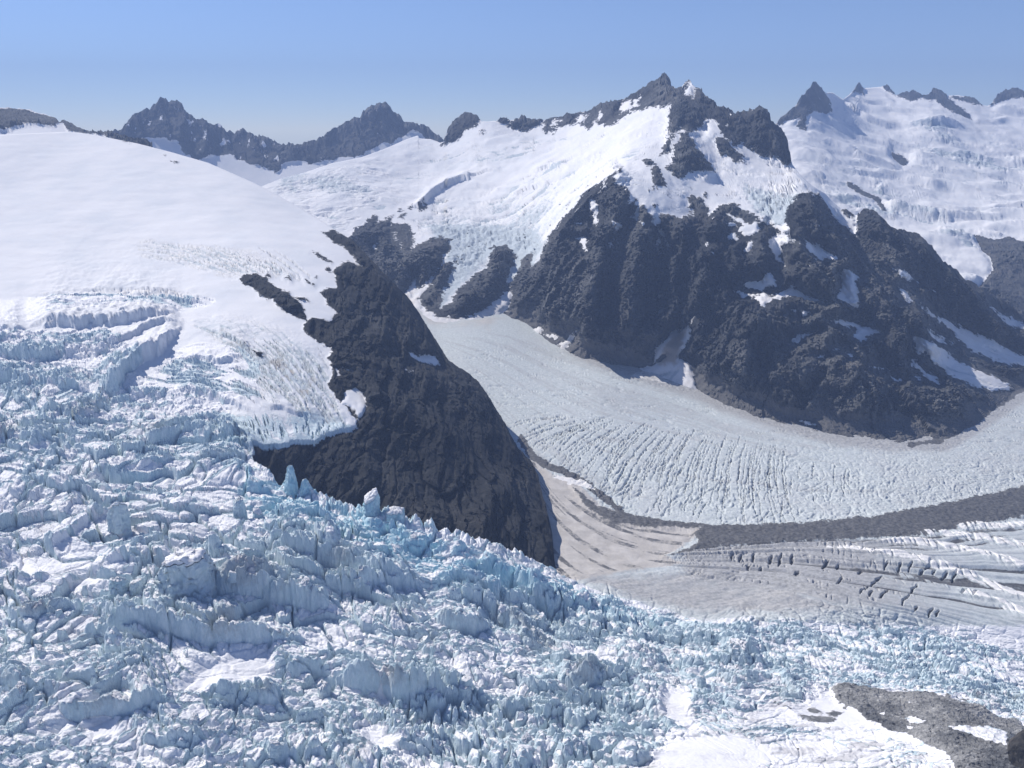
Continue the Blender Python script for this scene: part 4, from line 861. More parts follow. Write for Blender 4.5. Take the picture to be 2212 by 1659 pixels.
    icefall_attr = np.stack([R, fresh, 0.2 + 0.42 * sstep(0.0, 0.6, fbm(x, y, P[..., 2], 90, 3, 55.0) + 0.2) * (1 - fresh) + 0.3 * sstep(8, 22, dz) * full * (1 - fresh) * (1 - slabz) + 0.5 * apr * (1 - full) + 0.62 * smooth * sstep(-0.1, 0.35, lin) * (1 - big), nzs + 0.5 * (0.02 + 0.7 * big - 0.35 * smooth - 0.3 * fresh - 0.4 * apr + 0.35 * slabz - 0.12 * rub * (1 - smooth) + 0.2 * (1 - full) * (1 - rub))], -1)
    c = V_ - (1000 + 215 * (1 - np.exp(-np.maximum(U - 1140, 0) / 110)))
    brown = sstep(-0.05, 0.45, perlin(c / 13, U / 160, 1.5) + 0.6 * perlin(c / 5, U / 90, 8.5))
    white = np.maximum.reduce([0.85 * sstep(0.25, 0.7, rid) * sstep(1560, 1850, U) * (0.55 + 0.45 * sstep(-0.4, 0.3, fbm(x * 0.5, y, 0 * x, 7, 4, 59.0, 0.7))), poly_soft(u2, v2, whitep, 3), 0.5 * poly_soft(u2, v2, conefoot, 6)])
    beige = np.maximum.reduce([fan * (0.95 - 0.1 * brown), poly_soft(u2, v2, creampoly, 14) * 0.62, poly_soft(u2, v2, conefoot, 12) * 0.45, apr * 0.36, poly_soft(u2, v2, fanrun, 6) * 0.6])
    lfoot = sstep(26, 4, V_ - (footM(U) - 24)) * sstep(1150, 1250, U)
    dark = np.maximum.reduce([mor, fan * brown * 0.52 * (1 - poly_soft(u2, v2, fanrun, 5)), lfoot * 0.3 * sstep(-0.2, 0.3, fbm(x, y, 0 * x, 30, 3, 56.0)), band * sstep(0.2, -0.2, strp + 1.3 * t - 0.32 - 0.15 * sstep(1600, 2100, U)) * 0.6, band * crossm * 0.4, ck * 0.8, band * 0.62 * sstep(0.45, 0.0, t) * sstep(1800, 1600, U) * sstep(-0.25, 0.25, fbm(x, y, 0 * x, 14, 4, 96.0, 0.65)), groove * 0.66])  # rock debris; in cracks and crevasse grooves, their shade painted in as colour
    d1, _ = line_dist(u2, v2, [(1128, 950), (1150, 985), (1185, 1006), (1240, 1026), (1290, 1062), (1340, 1102)], 30); dark = np.maximum(dark, sstep(14, 4, d1) * 0.8)
    d2, _ = line_dist(u2, v2, vF((1600, 1075), (1750, 1052), (1850, 1000), (2000, 900), (2200, 782), (2400, 660)), 40); dark = np.maximum(dark, sstep(11, 2, d2) * 0.75)
    marg = sstep(0, 10, (np.interp(U, [1900, 2040, 2100, 2207, 2400], [955, 955, 925, 850, 750])) - v2) * (U > 2040)
    dark = np.maximum(dark, 0.8 * marg)
    dark = dark * (1 - white)
    grey = np.maximum.reduce([band * (0.85 - 0.45 * sstep(1650, 2150, U)), apr * 0.72, 0.35 * poly_soft(u2, v2, [(1140, 960), (1300, 1030), (1400, 1090), (1330, 1100), (1200, 1010)], 40), 0.75 * sstep(50, 6, V_ - footM(U) + 22) * sstep(1080, 1300, U), 0.42 * rightness * (1 - band), up * (0.15 + 0.33 * sstep(-0.1, 0.6, flowl)) * (1 - band)])
    v_attr = np.stack([white, dark, beige, grey], -1)
    return P, icefall_attr, v_attr, dict(mor=mor, fan=fan, band=band, rocksd=rocksd, u2=u2, v2=v2, marg=marg)

topI = curve([(-400, 850), (0, 858), (300, 885), (450, 930), (520, 970), (545, 992), (556, 1006), (600, 1046), (640, 1066), (700, 1084), (780, 1106), (870, 1124), (900, 1134), (1040, 1172), (1120, 1198), (1195, 1230), (1210, 1240), (1300, 1285), (1500, 1335), (1700, 1340), (2500, 1365)])
# ---- valley side
topV = curve([(740, 590), (860, 570), (900, 640), (960, 660), (1040, 660), (1100, 660), (1200, 715), (1290, 745), (1370, 772), (1500, 800), (1560, 830), (1700, 880), (1800, 905), (1920, 915), (2050, 905), (2110, 860), (2212, 790), (2350, 760), (2520, 720)])
U, V_ = grid(760, 2500, topV, curve([(700, 1290), (1195, 1290), (1300, 1288), (1500, 1338), (1700, 1343), (2500, 1368)]), 0.55)
P, ia, va, z = ice_sheet(U, V_, 'V')
ids = np.zeros(U.shape, np.int32)
ids[z['fan'] > 0.5] = 2; ids[z['mor'] > 0.5] = 1; ids[(z['marg'] > 0.5)] = 4
ids[(z['band'] > 0.4) & (ids == 0)] = 3
names = {0: ('valley_glacier', 'pale blue grey valley glacier curving round the mountain with arcs of thin crevasses'),
         1: ('moraine', 'long dark grey band of rock debris along the near edge of the valley glacier'),
         2: ('debris_fan', 'beige and brown striped snow and dirt at the foot of the dark cliff'),
         3: ('dirty_ice', 'grey dirty ice with long curved ridges and short dark cracks below the moraine'),
         4: ('scree_slope', 'dark scree strip between the mountain foot and the far glacier edge')}
# valley material runs over into the icefall material below the cut, so both carry the same look there
for i, me in sheet_parts(P, va, ids, lambda i: M_GLAC).items():
    obj(names[i][0], me, label=names[i][1], kind='structure')

# ---- icefall side
U, V_ = grid(-320, 2500, topI, lambda u: 1830 + 0 * u, 0.62)
P, ia, va, z = ice_sheet(U, V_, 'I')
ids = np.zeros(U.shape, np.int32)
ids[z['rocksd'] > 0] = 1
for k, p in enumerate(SLAB_SNOW): ids[(poly_sd(z['u2'], z['v2'], p) > 0)] = 2 + k
ia_full = ia
P2, ia2, ids2 = back_rows(P, ia, ids, 60, 1.6, 8)
bk = U[0] > 1230
P2[:8, bk] = P2[8:9, bk]           # no far side where the ice runs on into the valley
ice_top = None
rock_top = empty('rock_slab', (520, 830, 120), 'grey brown bare rock slab with snow patches sloping down at the bottom right corner', 'rock slab', 'structure')
icesheet = P
for i, me in sheet_parts(P2, ia2, ids2, lambda i: M_ICE).items():
    if i == 0: obj('icefall', me, label='vast chaotic icefall of broken blue and white ice filling the foreground', kind='structure')
    elif i == 1: obj('rock_face', me, rock_top)
    else: obj('snow_patch', me, rock_top)
ICE_U, ICE_V, ICE_P = U, V_, P

# ================================================================== SNOW DOME AND ITS CLIFF
topD = curve([(-320, 292), (0, 291), (100, 286), (150, 284), (185, 288), (220, 294), (300, 310), (370, 328), (450, 351), (550, 395), (600, 421), (650, 449), (700, 480), (760, 518), (790, 550), (830, 592), (880, 642), (905, 675), (920, 702), (945, 742), (968, 780), (1000, 800), (1030, 822), (1050, 850), (1080, 897), (1105, 945), (1120, 972), (1150, 1000), (1162, 1030), (1170, 1062), (1180, 1100), (1192, 1150), (1198, 1218), (1215, 1290), (1240, 1330)])
botD = curve([(-320, 862), (0, 870), (300, 897), (440, 935), (505, 980), (545, 1060), (600, 1200), (700, 1290), (900, 1330), (1240, 1350)])
U, V_ = grid(-320, 1212, topD, botD, 0.75)
dD = tps_D(U, V_); dI = tps_I(U, V_)
w = sstep(560, 450, U) * sstep(770, 850, V_)
P = unproj(U, V_, 1000 / (dD * (1 - w) + dI * w))
x, y = P[..., 0], P[..., 1]
u2, v2 = warp(P, U, V_, 9, 60, 70.0)
D_cliff = vD((1745, -68), (1790, -25), (1850, 0), (1900, 50), (1955, 112), (1880, 80), (1840, 90), (1805, 130), (1825, 230), (1780, 225), (1730, 245), (1770, 300), (1820, 365), (1790, 400), (1690, 385), (1650, 405), (1640, 455), (1720, 520), (1790, 560), (1780, 600), (1800, 680), (1770, 750), (1850, 860), (1920, 945), (1930, 995), (1830, 1015), (1730, 1040), (1690, 1080), (1600, 1060), (1500, 1085), (1420, 1090), (1360, 1060), (1375, 1120), (1330, 1180), (1300, 1260), (1300, 2200), (3300, 2200), (3300, 900), (2600, 200), (1990, 20), (1915, -40), (1850, -70), (1790, -90))
D_rocks = [(1, D_cliff), (2, vD((1298, 170), (1330, 150), (1380, 148), (1430, 168), (1480, 220), (1560, 250), (1602, 290), (1640, 350), (1652, 400), (1580, 370), (1510, 332), (1480, 292), (1400, 262), (1320, 202))), (3, vD((1688, 30), (1740, 48), (1795, 92), (1740, 72))), (3, vD((1538, 172), (1562, 158), (1566, 188))), (3, vD((1430, 152), (1455, 150), (1465, 170), (1440, 168))),
  (3, vD((1640, 175), (1692, 210), (1660, 204))), (3, vD((1605, 275), (1640, 280), (1650, 300), (1615, 292))), (3, vD((1650, 285), (1672, 300), (1655, 302))), (3, vD((1770, 110), (1795, 112), (1790, 130), (1772, 124))), (3, vD((1765, 120), (1790, 135), (1780, 140))), (3, vD((1370, 560), (1410, 570), (1425, 600), (1390, 590))), (3, vD((1700, 170), (1715, 165), (1712, 180))), (3, vA((925, 535), (960, 535), (955, 544), (935, 542))), (3, vA((665, 430), (700, 438), (690, 444))), (3, vA((875, 505), (890, 508), (882, 514)))]
D_patch = [(20, vE((545, 585), (570, 578), (600, 600), (640, 592), (685, 590), (724, 642), (690, 640), (640, 635), (600, 625), (560, 606))), (21, vD((1858, 770), (1900, 770), (1960, 798), (1978, 870), (1930, 942), (1890, 882), (1840, 862), (1850, 832))), (22, vD((1853, 655), (1912, 672), (1880, 674))), (23, vE((525, 662), (580, 680), (560, 682))), (24, vD((1810, 655), (1830, 670), (1852, 705), (1830, 700)))]
snow, ids = regions(u2, v2, True, D_rocks, D_patch)
rk = sstep(4, -10, snow); away = sstep(0, 20, V_ - V_[:1])
n = blur(normals(P), 12)
for line, am, wd in ((vE((300, 100), (480, 330), (640, 560)), 25, 30), (vE((130, 400), (330, 560), (600, 640), (780, 640)), -16, 26), (vE((330, 800), (560, 900), (800, 1050), (1050, 1290)), 26, 40), (vE((100, 1020), (350, 1080), (640, 1250), (850, 1420)), -22, 44),
                     (vE((620, 640), (800, 740), (930, 900), (1080, 1100)), 18, 34), (vE((420, 700), (640, 780), (820, 960), (960, 1160)), -18, 30), (vE((180, 1040), (260, 1100), (330, 1300)), 14, 40), (vE((940, 1500), (1010, 1350), (1120, 1330)), 18, 40)):
    d, al = line_dist(u2, v2, line, wd * 2.6); P = P + outward(P, n, .9) * (am * np.exp(-(d / (wd * 0.75)) ** 2) * rk * away)[..., None]
P = P + rock_disp(P, outward(P, n), 150, 22, 72.0, 0.4, -0.7) * (rk * (0.25 + 0.75 * away))[..., None]
P = P + rock_facets(P, outward(P, n, .8), ((60, 17), (26, 8), (10, 3.2)), -1.1, 73.0, 2.2) * (sstep(0, -10, snow) * (0.2 + 0.8 * away))[..., None]
sn = sstep(0, 10, snow)
lip = sstep(640, 500, V_ - 330) * 0
# glacier ice ends in a blunt edge over the cliff
P = P + n * (8 * sstep(-2, 3, snow) * sstep(850, 905, V_) * (U > 520) * sstep(-40, -5, -np.abs(snow)) )[..., None]
zone = poly_soft(u2, v2, Z_FULL, 26) * sn
slz = 0 * U + 0.25
m = zone > 0.01
h = np.zeros_like(U)
for k, p in D_patch: P = P + outward(P, n) * (5 * sstep(-4, 5, poly_sd(u2, v2, p)))[..., None]
x, y, z = P[..., 0], P[..., 1], P[..., 2]
h[m] = ice_height(x[m], y[m], zone[m] * (0.75 + 0.25 * sstep(760, 860, V_[m])), 0.35 + 0.55 * zone[m], 0.25)
arc = poly_soft(u2, v2, vA((680, 960), (900, 950), (1150, 980), (1400, 1000), (1600, 1060), (1720, 1150), (1650, 1180), (1420, 1150), (1250, 1160), (1000, 1100), (800, 1080)), 14)
flow = poly_soft(u2, v2, vD((950, 380), (1150, 370), (1400, 400), (1600, 470), (1740, 560), (1790, 650), (1770, 760), (1850, 870), (1920, 985), (1720, 960), (1500, 850), (1350, 720), (1300, 620), (1180, 520)), 14)
upper = poly_soft(u2, v2, vD((-100, 330), (300, 270), (700, 215), (900, 230), (1150, 290), (1000, 340), (500, 340), (130, 400), (-100, 460)), 16)
benches = poly_soft(u2, v2, vD((960, 560), (1100, 540), (1300, 560), (1400, 640), (1350, 740), (1500, 850), (1300, 860), (1000, 790), (720, 790), (700, 740), (900, 640)), 16)
c1 = crev(x, y, 16, 9, -0.42, 21.0, 0.2); c2 = crev(x, y, 11, 8, -0.9, 22.0, 0.25); c3 = crev(x, y, 20, 7, 0.05, 23.0, 0.2); c4 = crev(x, y, 14, 6, -0.15, 24.0, 0.25)
uw, vw = warp(P, U, V_, 5, 40, 79.0, 4)
lipz = poly_soft(u2, v2, vD((1240, 900), (1400, 890), (1700, 900), (1935, 1000), (1730, 1050), (1690, 1090), (1380, 1100), (1250, 1000)), 10)
lipz = np.clip(lipz + 0.9 * fbm(x, y, 0 * x, 30, 3, 79.5) * (lipz > 0) * (lipz < 1), 0, 1)
ga = grooves(uw, vw, arc_family(1, 48, (270, 512, 600, 585), 2, 30, 24, (90, 230)), 1.6) * np.clip(arc * 1.6, 0, 1)
gf = grooves(uw, vw, arc_family(2, 110, (385, 690, 700, 860), 14, 52, 22, (50, 150)), 1.4) * np.clip(flow * 1.5, 0, 1)
gu = grooves(uw, vw, arc_family(3, 60, (-60, 620, 430, 655), -8, 8, 8, (40, 130)), 1.6) * np.clip(upper * 1.5, 0, 1)
gb = grooves(uw, vw, arc_family(4, 40, (290, 760, 520, 850), 0, 14, 16, (40, 110)), 1.5) * np.clip(benches * 1.5, 0, 1)
c1 = np.maximum(0.5 * c1, ga); c2 = np.maximum(0.5 * c2, gf); c3 = np.maximum(0.5 * c3, gu); c4 = np.maximum(0.5 * c4, gb)
dz = h + walls(u2, v2, P, W_DOME) * sn
gl = grooves(uw, vw, arc_family(5, 46, (520, 892, 770, 950), 62, 112, 20, (12, 34)), 1.5) * lipz
dz = dz + sn * away * (-7 * gl + 5 * fbm(x, y, 0 * x, 260, 3, 74.0) + 2.2 * fbm(x * 0.4 + 0.2 * y, y, 0 * x, 45, 4, 74.5) - 4.5 * arc * c1 - 4 * flow * c2 - 8 * upper * c3 - 7 * benches * c4)
dz = dz + sn * benches * 3 * fbm(x, y, 0 * x, 22, 4, 75.0, 0.6)
P[..., 2] += dz
n = blur(normals(P), 1)
P = P + n * (np.clip(zone * 2, 0, 1) * 1.0 * fbm(x, y, P[..., 2] * 0.8, 8, 3, 53.0, 0.6, True))[..., None]
fresh = np.maximum(0.45 * poly_soft(u2, v2, Z_BLUE2, 40) * (1 - 0.6 * lipz), 0.3 * arc)
nzs = blur(blur(normals(P), 2)[..., 2], 1)
iceattr = np.stack([0 * U, fresh, 0.10 + 0.35 * sstep(0, 0.6, fbm(x, y, P[..., 2], 90, 3, 55.0) + 0.2) + 0.25 * flow, nzs + 0.5 * (0.04 - 0.45 * flow - 0.25 * benches * c4 - 0.75 * lipz)], -1)
isice = ((zone > 0.35) | (lipz > 0.5) | ((V_ > 640) & (np.maximum(upper, benches) > 0.3) & (u2 < 560))) & (snow > 0) & (ids == 0)
ids[isice] = 40
grey = np.clip(0.5 * arc * (0.3 + c1) + flow * (0.44 + 0.45 * c2) + 0.3 * upper * c3 + benches * (0.25 + 0.35 * c4) + 0.75 * lipz, 0, 1)
dust = 0.42 * flow * sstep(0.1, 0.5, fbm(x + y, y - x, 0 * x, 50, 3, 76.0) + 0.35 * c2) + 0.35 * poly_soft(u2, v2, vD((1380, 560), (1560, 620), (1700, 740), (1800, 860), (1650, 780), (1450, 640)), 16) * sstep(-0.2, 0.3, fbm(x * 1.2, y * 0.4, 0 * x, 12, 3, 77.0))
attr = np.stack([np.clip(snow / 24 + 0.5, 0, 1), grey, np.clip(dust, 0, 1), 0 * U], -1)
attr = np.concatenate([attr, iceattr], -1)
jag = fbm(P[..., 0], P[..., 1], 0 * x, 22, 4, 78.0, 0.6, True) * (1 - sstep(0, 20, V_ - V_[:1])) * rk
P[..., 2] += 5 * (jag - 0.2)
P, attr, ids = back_rows(P, attr, ids, 500, 0.55)
top = empty('snow_dome', (-500, 2300, 400), 'smooth bright white snow dome at the left ending in a black rock cliff above the glacier', 'snow dome', 'structure')
nm = {0: ('snowfield', None), 1: ('rock_cliff', 'steep nearly black cliff in shade'), 2: ('rock_outcrop', 'slanting dark rock band in the snow'), 3: ('rock_outcrop', 'small dark rock in the snow'), 40: ('crevassed_ice', 'blue broken ice and crevasse walls at the lower edge of the snow')}
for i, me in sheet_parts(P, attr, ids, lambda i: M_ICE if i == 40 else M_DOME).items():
    nn = nm.get(i, ('snow_patch', None)); obj(nn[0], me, top, label=nn[1])
# ================================================================== ICE TOWERS AND BOULDERS
CAPS = {}
def tower_mesh(name, w, d, h, taper, seed, mat, cap=0.25, tilt=0.25, rough=0.8, fresh=0.3, sides=6, lean=0.0, attr=None, nth=64, nz=36, round_=0.25, want_cap=False):
    r_ = np.random.RandomState(seed)
    th = np.linspace(0, 2 * np.pi, nth, endpoint=False)
    k = sides; cut = np.sort((np.arange(k) + r_.uniform(-.28, .28, k)) * 2 * np.pi / k); off = r_.uniform(0.78, 1.08, k)
    rad = np.min(np.stack([np.where(np.cos(th - c) > 0.15, o / np.maximum(np.cos(th - c), 0.15), 9) for c, o in zip(cut, off)]), 0); rad = np.minimum(rad, 1.25)
    rows = []; ta, tb = r_.uniform(-1, 1, 2) * tilt
    for j in range(nz + 9):
        if j <= nz: z = j / nz; f = (1 - taper * z ** 1.3) * (1 - 0.35 * round_ * z ** 4); rim = 1.0
        else: rim = 1 - (j - nz) / 9.0; z = 1.0; f = (1 - taper) * (1 - 0.35 * round_)
        X = rad * np.cos(th) * f * rim; Y = rad * np.sin(th) * f * rim
        zz = z * (1 + (ta * X + tb * Y) * z) + (cap * (1 - rim ** 2) * 0.5)
        rows.append(np.stack([X * w / 2 + lean * h * z * z, Y * d / 2, zz * h], -1))
    V = np.concatenate([np.stack(rows).reshape(-1, 3), [[rows[-1][:, 0].mean(), rows[-1][:, 1].mean(), rows[-1][:, 2].mean()]]])
    o = seed * 31.7; L = 0.35 * (w + d) / 2
    nn = np.stack([fbm(V[:, 0] + o + q, V[:, 1] + q, V[:, 2] * 0.45, L, 4, 3.0 + q, 0.6) for q in (0.0, 51.0, 97.0)], -1)
    fl = fbm(V[:, 0] + o, V[:, 1], V[:, 2] * 0.15, L * 0.5, 3, 7.0, 0.6, True)
    cen = V * np.array([1, 1, 0]); cen /= (np.linalg.norm(cen, axis=1, keepdims=True) + 1e-6)
    n3 = np.stack([fbm(V[:, 0] + o + q, V[:, 1] + q, V[:, 2] * 0.6, L * 0.35, 4, 13.0 + q, 0.65, True) for q in (0.0, 51.0, 97.0)], -1)
    V = V + nn * rough * L * 0.7 * np.array([1, 1, 0.7]) + n3 * rough * L * 0.42 + cen * (fl * rough * L * 0.30)[:, None]
    m = nz + 9; F4 = []; 
    for j in range(m - 1):
        for i in range(nth):
            a, b = j * nth + i, j * nth + (i + 1) % nth; F4.append((a, b, b + nth, a + nth))
    c = len(V) - 1
    for i in range(0, nth, 2):
        j = (m - 1) * nth; F4.append((j + i, j + (i + 1) % nth, j + (i + 2) % nth, c))
    F4 = np.array(F4); at = np.tile(np.array(attr if attr else (0, fresh, 0.2, 0.5), f4), (len(V), 1))
    if want_cap:
        top = F4.min(1) >= (nz - 2) * nth; body = raw_mesh(name, V, F4[~top], at, mat)
        us = np.unique(F4[top]); rm = np.zeros(len(V), np.int32); rm[us] = np.arange(len(us)); at2 = at.copy(); at2[:, 3] = 1.0; at2[:, 1:3] = 0
        body['has_cap'] = 1; V2 = V[us] + np.array([0, 0, 0.02 * h]); bpy_cap = raw_mesh('snow_cap', V2, rm[F4[top]], at2[us], mat)
        me = body; CAPS[me.name] = bpy_cap
    else: me = raw_mesh(name, V, F4, at, mat)
    nn_ = np.empty(len(V) * 3, f4); me.vertices.foreach_get('normal', nn_); at[:, 3] = np.abs(nn_.reshape(-1, 3)[:, 2]) - 0.12 - 0.3 * fresh
    me.attributes['mask'].data.foreach_set('color', at.ravel()); return me

def ground_at(u, v, P=None, U=None, V=None):
    U = ICE_U if U is None else U; V = ICE_V if V is None else V; P = ICE_P if P is None else P
    j = np.argmin(np.abs(U[0] - u)); i = np.argmin(np.abs(V[:, j] - v)); q = P[max(0, i - 2):i + 3, max(0, j - 2):j + 3].reshape(-1, 3)
    return np.array([P[i, j, 0], P[i, j, 1], q[:, 2].min()])

def place(name, me, u, v, sink, rz, label, cat, group=None):
    me.name = name
    o = bpy.data.objects.new(name, me); COL.objects.link(o); g = ground_at(u, v)
    o.location = (g[0], g[1], g[2] - sink); o.rotation_euler = (0, 0, rz)
    return tag(o, label, cat, None, group)

m_of = lambda u, v: (ground_at(u, v)[1] / cp) / F * 1.12
SPECIAL = [  # foot (u, v), width, height in tracing units, taper, tilt, sides, fresh, label
 (630, 1068, 30, 48, 0.68, 0.15, 5, 0.85, 'tall blue ice spire rising alone against the dark cliff'),
 (660, 1076, 28, 26, 0.7, 0.1, 4, 0.85, 'short pointed ice fin just beside the tall blue spire'),
 (802, 1124, 38, 40, 0.22, 0.35, 5, 0.75, 'square topped blue ice tower at the edge of the icefall below the cliff'),
 (855, 1135, 38, 32, 0.12, 0.1, 5, 0.6, 'flat topped pale ice block standing on the icefall edge in front of black rock'),
 (404, 1296, 132, 92, 0.34, 0.12, 7, 0.18, 'huge rounded ice tower with a snow cap and dark vertical crack'),
 (262, 1286, 50, 46, 0.35, 0.2, 6, 0.45, 'crumbling ice tower left of the huge rounded one'),
 (298, 1284, 36, 36, 0.28, 0.2, 6, 0.15, 'shaded grey blue ice block tucked between two larger towers'),
 (1148, 1268, 17, 26, 0.72, 0.1, 5, 0.5, 'lone ice tooth on the crest where the icefall runs out'),
 (1592, 1430, 58, 38, 0.30, 0.3, 6, 0.1, 'dark grey blue ice hump at the end of the rubble'),
 (540, 1240, 36, 34, 0.3, 0.2, 5, 0.5, 'pale ice tower in front of the long blue wall'),
 (265, 1150, 40, 44, 0.2, 0.3, 5, 0.3, 'white topped ice block beside a deep blue crevasse'),
 (560, 1128, 24, 40, 0.35, 0.2, 5, 0.6, 'narrow ice pillar with a rounded snowy head in the upper icefall'),
 (520, 1120, 28, 40, 0.3, 0.3, 5, 0.45, 'bare ice pillar just left of the narrow snowy headed one'),
 (1085, 1345, 24, 22, 0.3, 0.3, 5, 0.2, 'small white cube of ice on a blue shelf'),
 (1650, 1555, 0, 0, 0, 0, 0, 0, None),
]
for k, (u, v, w_, h_, tp, tl, sd_, fr, lab) in enumerate(SPECIAL):
    if not lab: continue
    s = m_of(u, v); me = tower_mesh('ice_tower', w_ * s, w_ * s * 0.8, h_ * s + 4, tp, 200 + k, M_ICE, 0.15, tl, 0.65, fr, sd_, want_cap=k in (2, 3, 4, 10, 11, 13))
    cap = CAPS.get(me.name); ot = place('ice_tower', me, u, v, 4, 0.3 * k, lab, 'ice tower')
    if cap:
        oc = bpy.data.objects.new('snow_cap', cap); COL.objects.link(oc); oc.parent = ot
rr = random.Random(21)
protos = [tower_mesh('ice_block', 15 * a, 11 * a, 17 * b, tp, 300 + i, M_ICE, 0.12, 0.5, 0.7, fr, sd_, 0.0, None, 36, 20, 0.15) for i, (a, b, tp, fr, sd_) in enumerate([(1, 1, .3, .1, 5), (1.2, .8, .15, .05, 4), (.8, 1.2, .55, .2, 5), (1.1, .7, .25, .1, 6), (.9, 1.1, .4, .3, 5), (1.3, .9, .2, 0, 5)])]
zone_poly = [(-60, 1040), (300, 1030), (540, 1040), (620, 1090), (860, 1150), (1080, 1215), (1260, 1290), (1480, 1360), (1620, 1420), (1560, 1500), (1400, 1580), (1380, 1680), (-60, 1680)]
n_ = 0
while n_ < 190:
    u, v = rr.uniform(-60, 1640), rr.uniform(1030, 1680)
    if poly_sd(np.array([[u]]), np.array([[v]]), zone_poly)[0, 0] < 4: continue
    if any(poly_sd(np.array([[u]]), np.array([[v]]), p)[0, 0] > -8 for p in Z_BIGSNOW): continue
    me = protos[rr.randrange(6)]; n_ += 1
    o = bpy.data.objects.new('ice_block', me); COL.objects.link(o); g = ground_at(u, v); sc = rr.uniform(0.35, 0.8) * (1.0 if rr.random() < .9 else 1.5)
    o.location = (g[0], g[1], g[2] - 3.5); o.scale = (sc, sc, sc * rr.uniform(0.7, 1.2)); o.rotation_euler = (rr.uniform(-.22, .22), rr.uniform(-.22, .22), rr.uniform(0, 6.28))
    tag(o, 'jagged blue white ice block leaning among the broken blocks of the icefall', 'ice block', None, 'ice blocks scattered over the icefall')

def mat_boulder(name, d, l):
    m = N(name)
    rc, t = rock_colour(m, d, l, (0.07, 0.055, 0.045), 0.06)
    return m.finish(rc, 0.85, [(m.math('MULTIPLY', t, 0.8), 1.0)], 0.2)
M_BOULD = mat_boulder('dark_boulder_rock', (0.02, 0.02, 0.02), (0.075, 0.07, 0.066)); M_STONE = mat_boulder('grey_stone', (0.05, 0.05, 0.05), (0.16, 0.155, 0.15))
def boulder_mesh(name, w, d, h, seed, mat, sub=4):
    bm = bmesh.new(); bmesh.ops.create_icosphere(bm, subdivisions=sub, radius=1.0)
    r_ = random.Random(seed); pl = []
    for _ in range(15):
        v = Vector((r_.gauss(0, 1), r_.gauss(0, 1), r_.gauss(0, 1))).normalized(); pl.append((v, r_.uniform(0.62, 0.92)))
    from mathutils import noise as mn
    for vt in bm.verts:
        p = vt.co.copy()
        for n, c in pl:
            k = p.dot(n) - c
            if k > 0: p -= n * k * 0.92
        p += p.normalized() * 0.07 * mn.fractal(p * 2.3 + Vector((seed, 0, 0)), 0.9, 2.0, 5)
        vt.co = Vector((p.x * w / 2, p.y * d / 2, p.z * h / 2))
    me = bpy.data.meshes.new(name); bm.to_mesh(me); bm.free(); me.materials.append(mat)
    return me
from mathutils import Vector
s = m_of(2250, 1690)
place('boulder', boulder_mesh('boulder', 150 * s, 120 * s, 150 * s, 5, M_BOULD, 5), 2238, 1672, -24 * s, 0.5, 'big nearly black boulder cut off by the bottom right corner', 'boulder')
for k, (u, v, w_, lab) in enumerate([(1723, 1616, 13, 'lone dark stone sitting on smooth white snow left of the rock slab'), (1945, 1655, 10, 'small dark stone at the very bottom edge on white snow'), (2109, 1606, 9, 'small grey stone at the lower edge of the snow patch beside the big boulder')]):
    s = m_of(u, v); place('stone', boulder_mesh('stone', w_ * s, w_ * s * .8, w_ * s * .7, 30 + k, M_STONE, 3), u, v, 0, k, lab, 'stone')
sp_ = [boulder_mesh('stone', 3.2, 2.6, 2.2, 60 + i, M_STONE, 2) for i in range(5)]
n_ = 0
while n_ < 110:
    u, v = rr.uniform(1860, 2230), rr.uniform(1490, 1680)
    if poly_sd(np.array([[u]]), np.array([[v]]), SLAB_ROCK)[0, 0] < 3 or any(poly_sd(np.array([[u]]), np.array([[v]]), p)[0, 0] > 0 for p in SLAB_SNOW): continue
    n_ += 1; o = bpy.data.objects.new('stone', sp_[rr.randrange(5)]); COL.objects.link(o); g = ground_at(u, v); sc = rr.uniform(0.4, 1.0)
    o.location = (g[0], g[1], g[2] + 0.3); o.scale = (sc,) * 3; o.rotation_euler = (rr.uniform(0, 6), rr.uniform(0, 6), rr.uniform(0, 6))
    tag(o, 'small loose grey stone lying on the bare rock slab', 'stone', None, 'loose stones on the rock slab')
# ================================================================== AIR, SKY, SUN, CAMERA
def make_haze():
    bm = bmesh.new(); bmesh.ops.create_cube(bm, size=1.0)
    me = bpy.data.meshes.new('haze'); bm.to_mesh(me); bm.free()
    o = bpy.data.objects.new('haze', me); COL.objects.link(o)
    x0, x1, y0, y1, z0, z1 = -7000, 8000, -1500, 12000, -900, 1500
    o.scale = (x1 - x0, y1 - y0, z1 - z0); o.location = ((x0 + x1) / 2, (y0 + y1) / 2, (z0 + z1) / 2)
    m = bpy.data.materials.new('thin_summer_haze'); m.use_nodes = True; t = m.node_tree; t.nodes.clear()
    out = t.nodes.new('ShaderNodeOutputMaterial'); v = t.nodes.new('ShaderNodeVolumePrincipled')
    v.inputs['Color'].default_value = (0.42, 0.58, 0.97, 1); v.inputs['Density'].default_value = HAZE
    v.inputs['Anisotropy'].default_value = 0.0
    t.links.new(v.outputs[0], out.inputs['Volume']); me.materials.append(m)
    tag(o, 'thin blue summer haze filling the air between the camera and the mountains', 'haze', 'stuff')
HAZE = 9e-5
gm = bpy.data.meshes.new('ground'); gm.from_pydata([(-6900, -1400, -120), (7900, -1400, -120), (7900, 11900, -120), (-6900, 11900, -120)], [], [(0, 1, 2, 3)])
ga = gm.attributes.new('mask', 'FLOAT_COLOR', 'POINT'); ga.data.foreach_set('color', np.tile(np.array((0.9, 0, 0, 0), f4), 4)); gm.materials.append(M_MOUNT)
go = bpy.data.objects.new('ground', gm); COL.objects.link(go); tag(go, 'snowy ground under the glaciers and mountains out to the edge of the view', kind='structure')
make_haze()

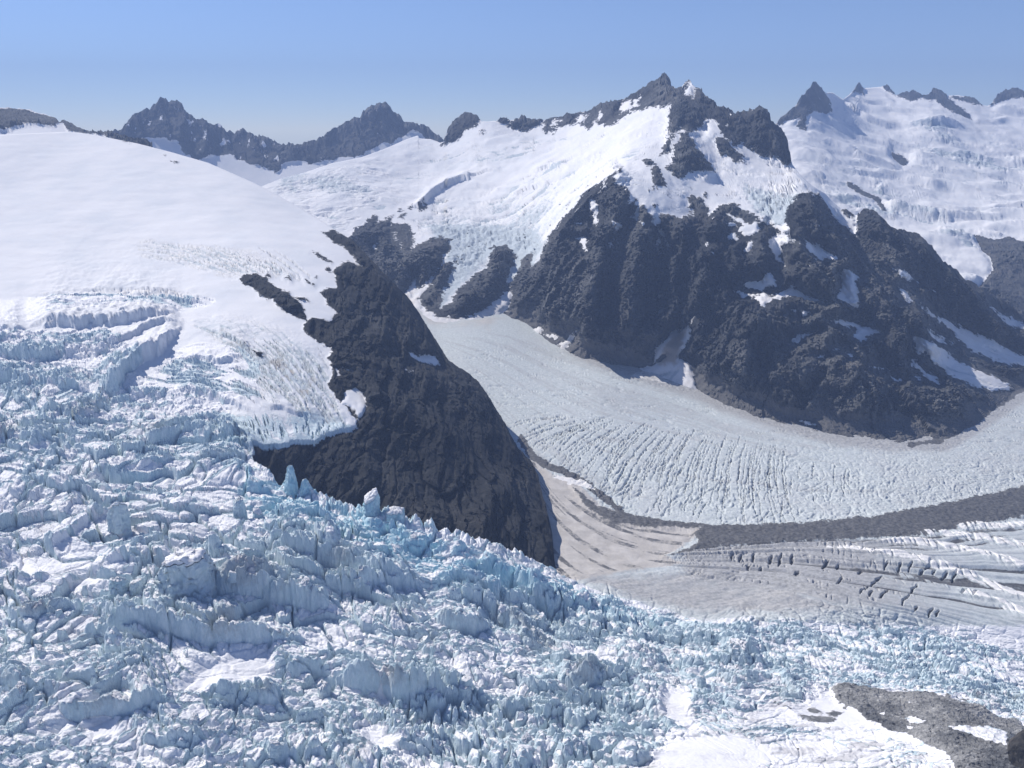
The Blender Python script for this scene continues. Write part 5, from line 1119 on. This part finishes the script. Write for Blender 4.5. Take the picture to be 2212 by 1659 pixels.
w = bpy.data.worlds.new('World'); SC.world = w; w.use_nodes = True; t = w.node_tree; t.nodes.clear()
sky = t.nodes.new('ShaderNodeTexSky'); sky.sky_type = 'NISHITA'; sky.sun_disc = False
sky.sun_elevation = SUN_EL; sky.sun_rotation = math.atan2(SUN_AZ[0], SUN_AZ[1]) % (2 * math.pi)
sky.altitude = 3500; sky.air_density = 1.0; sky.dust_density = 0.0; sky.ozone_density = 5.0
bg = t.nodes.new('ShaderNodeBackground'); bg.inputs['Strength'].default_value = 0.115
wo = t.nodes.new('ShaderNodeOutputWorld'); tint = t.nodes.new('ShaderNodeMix'); tint.data_type = 'RGBA'; tint.blend_type = 'MULTIPLY'; tint.inputs[0].default_value = 1; tint.inputs[7].default_value = (1.06, 0.97, 1.0, 1); t.links.new(sky.outputs[0], tint.inputs[6]); t.links.new(tint.outputs[2], bg.inputs[0]); t.links.new(bg.outputs[0], wo.inputs[0])
L = bpy.data.lights.new('sun', 'SUN'); L.energy = 5.0; L.angle = math.radians(0.5); L.color = (1.0, 0.95, 0.88)
so = bpy.data.objects.new('sun', L); COL.objects.link(so)
h = math.hypot(*SUN_AZ); sd = np.array([SUN_AZ[0] / h * math.cos(SUN_EL), SUN_AZ[1] / h * math.cos(SUN_EL), math.sin(SUN_EL)])
from mathutils import Vector
so.rotation_euler = Vector(sd).to_track_quat('Z', 'Y').to_euler(); so.location = (0, 0, 3000)

cam = bpy.data.cameras.new('camera'); co = bpy.data.objects.new('camera', cam); COL.objects.link(co)
cam.sensor_width = 36.0; cam.lens = 36.0 * F / 2212.0; cam.clip_end = 60000; cam.clip_start = 1.0
co.location = CAM; co.rotation_euler = (math.pi / 2 - PITCH, 0, 0); SC.camera = co
SC.view_settings.view_transform = 'Standard'; SC.view_settings.look = 'None'; SC.view_settings.exposure = EXPO; SC.view_settings.gamma = 1
SC.view_settings.use_curve_mapping = False
SC.cycles.use_denoising = True; SC.cycles.max_bounces = 5; SC.cycles.diffuse_bounces = 3; SC.cycles.volume_bounces = 0
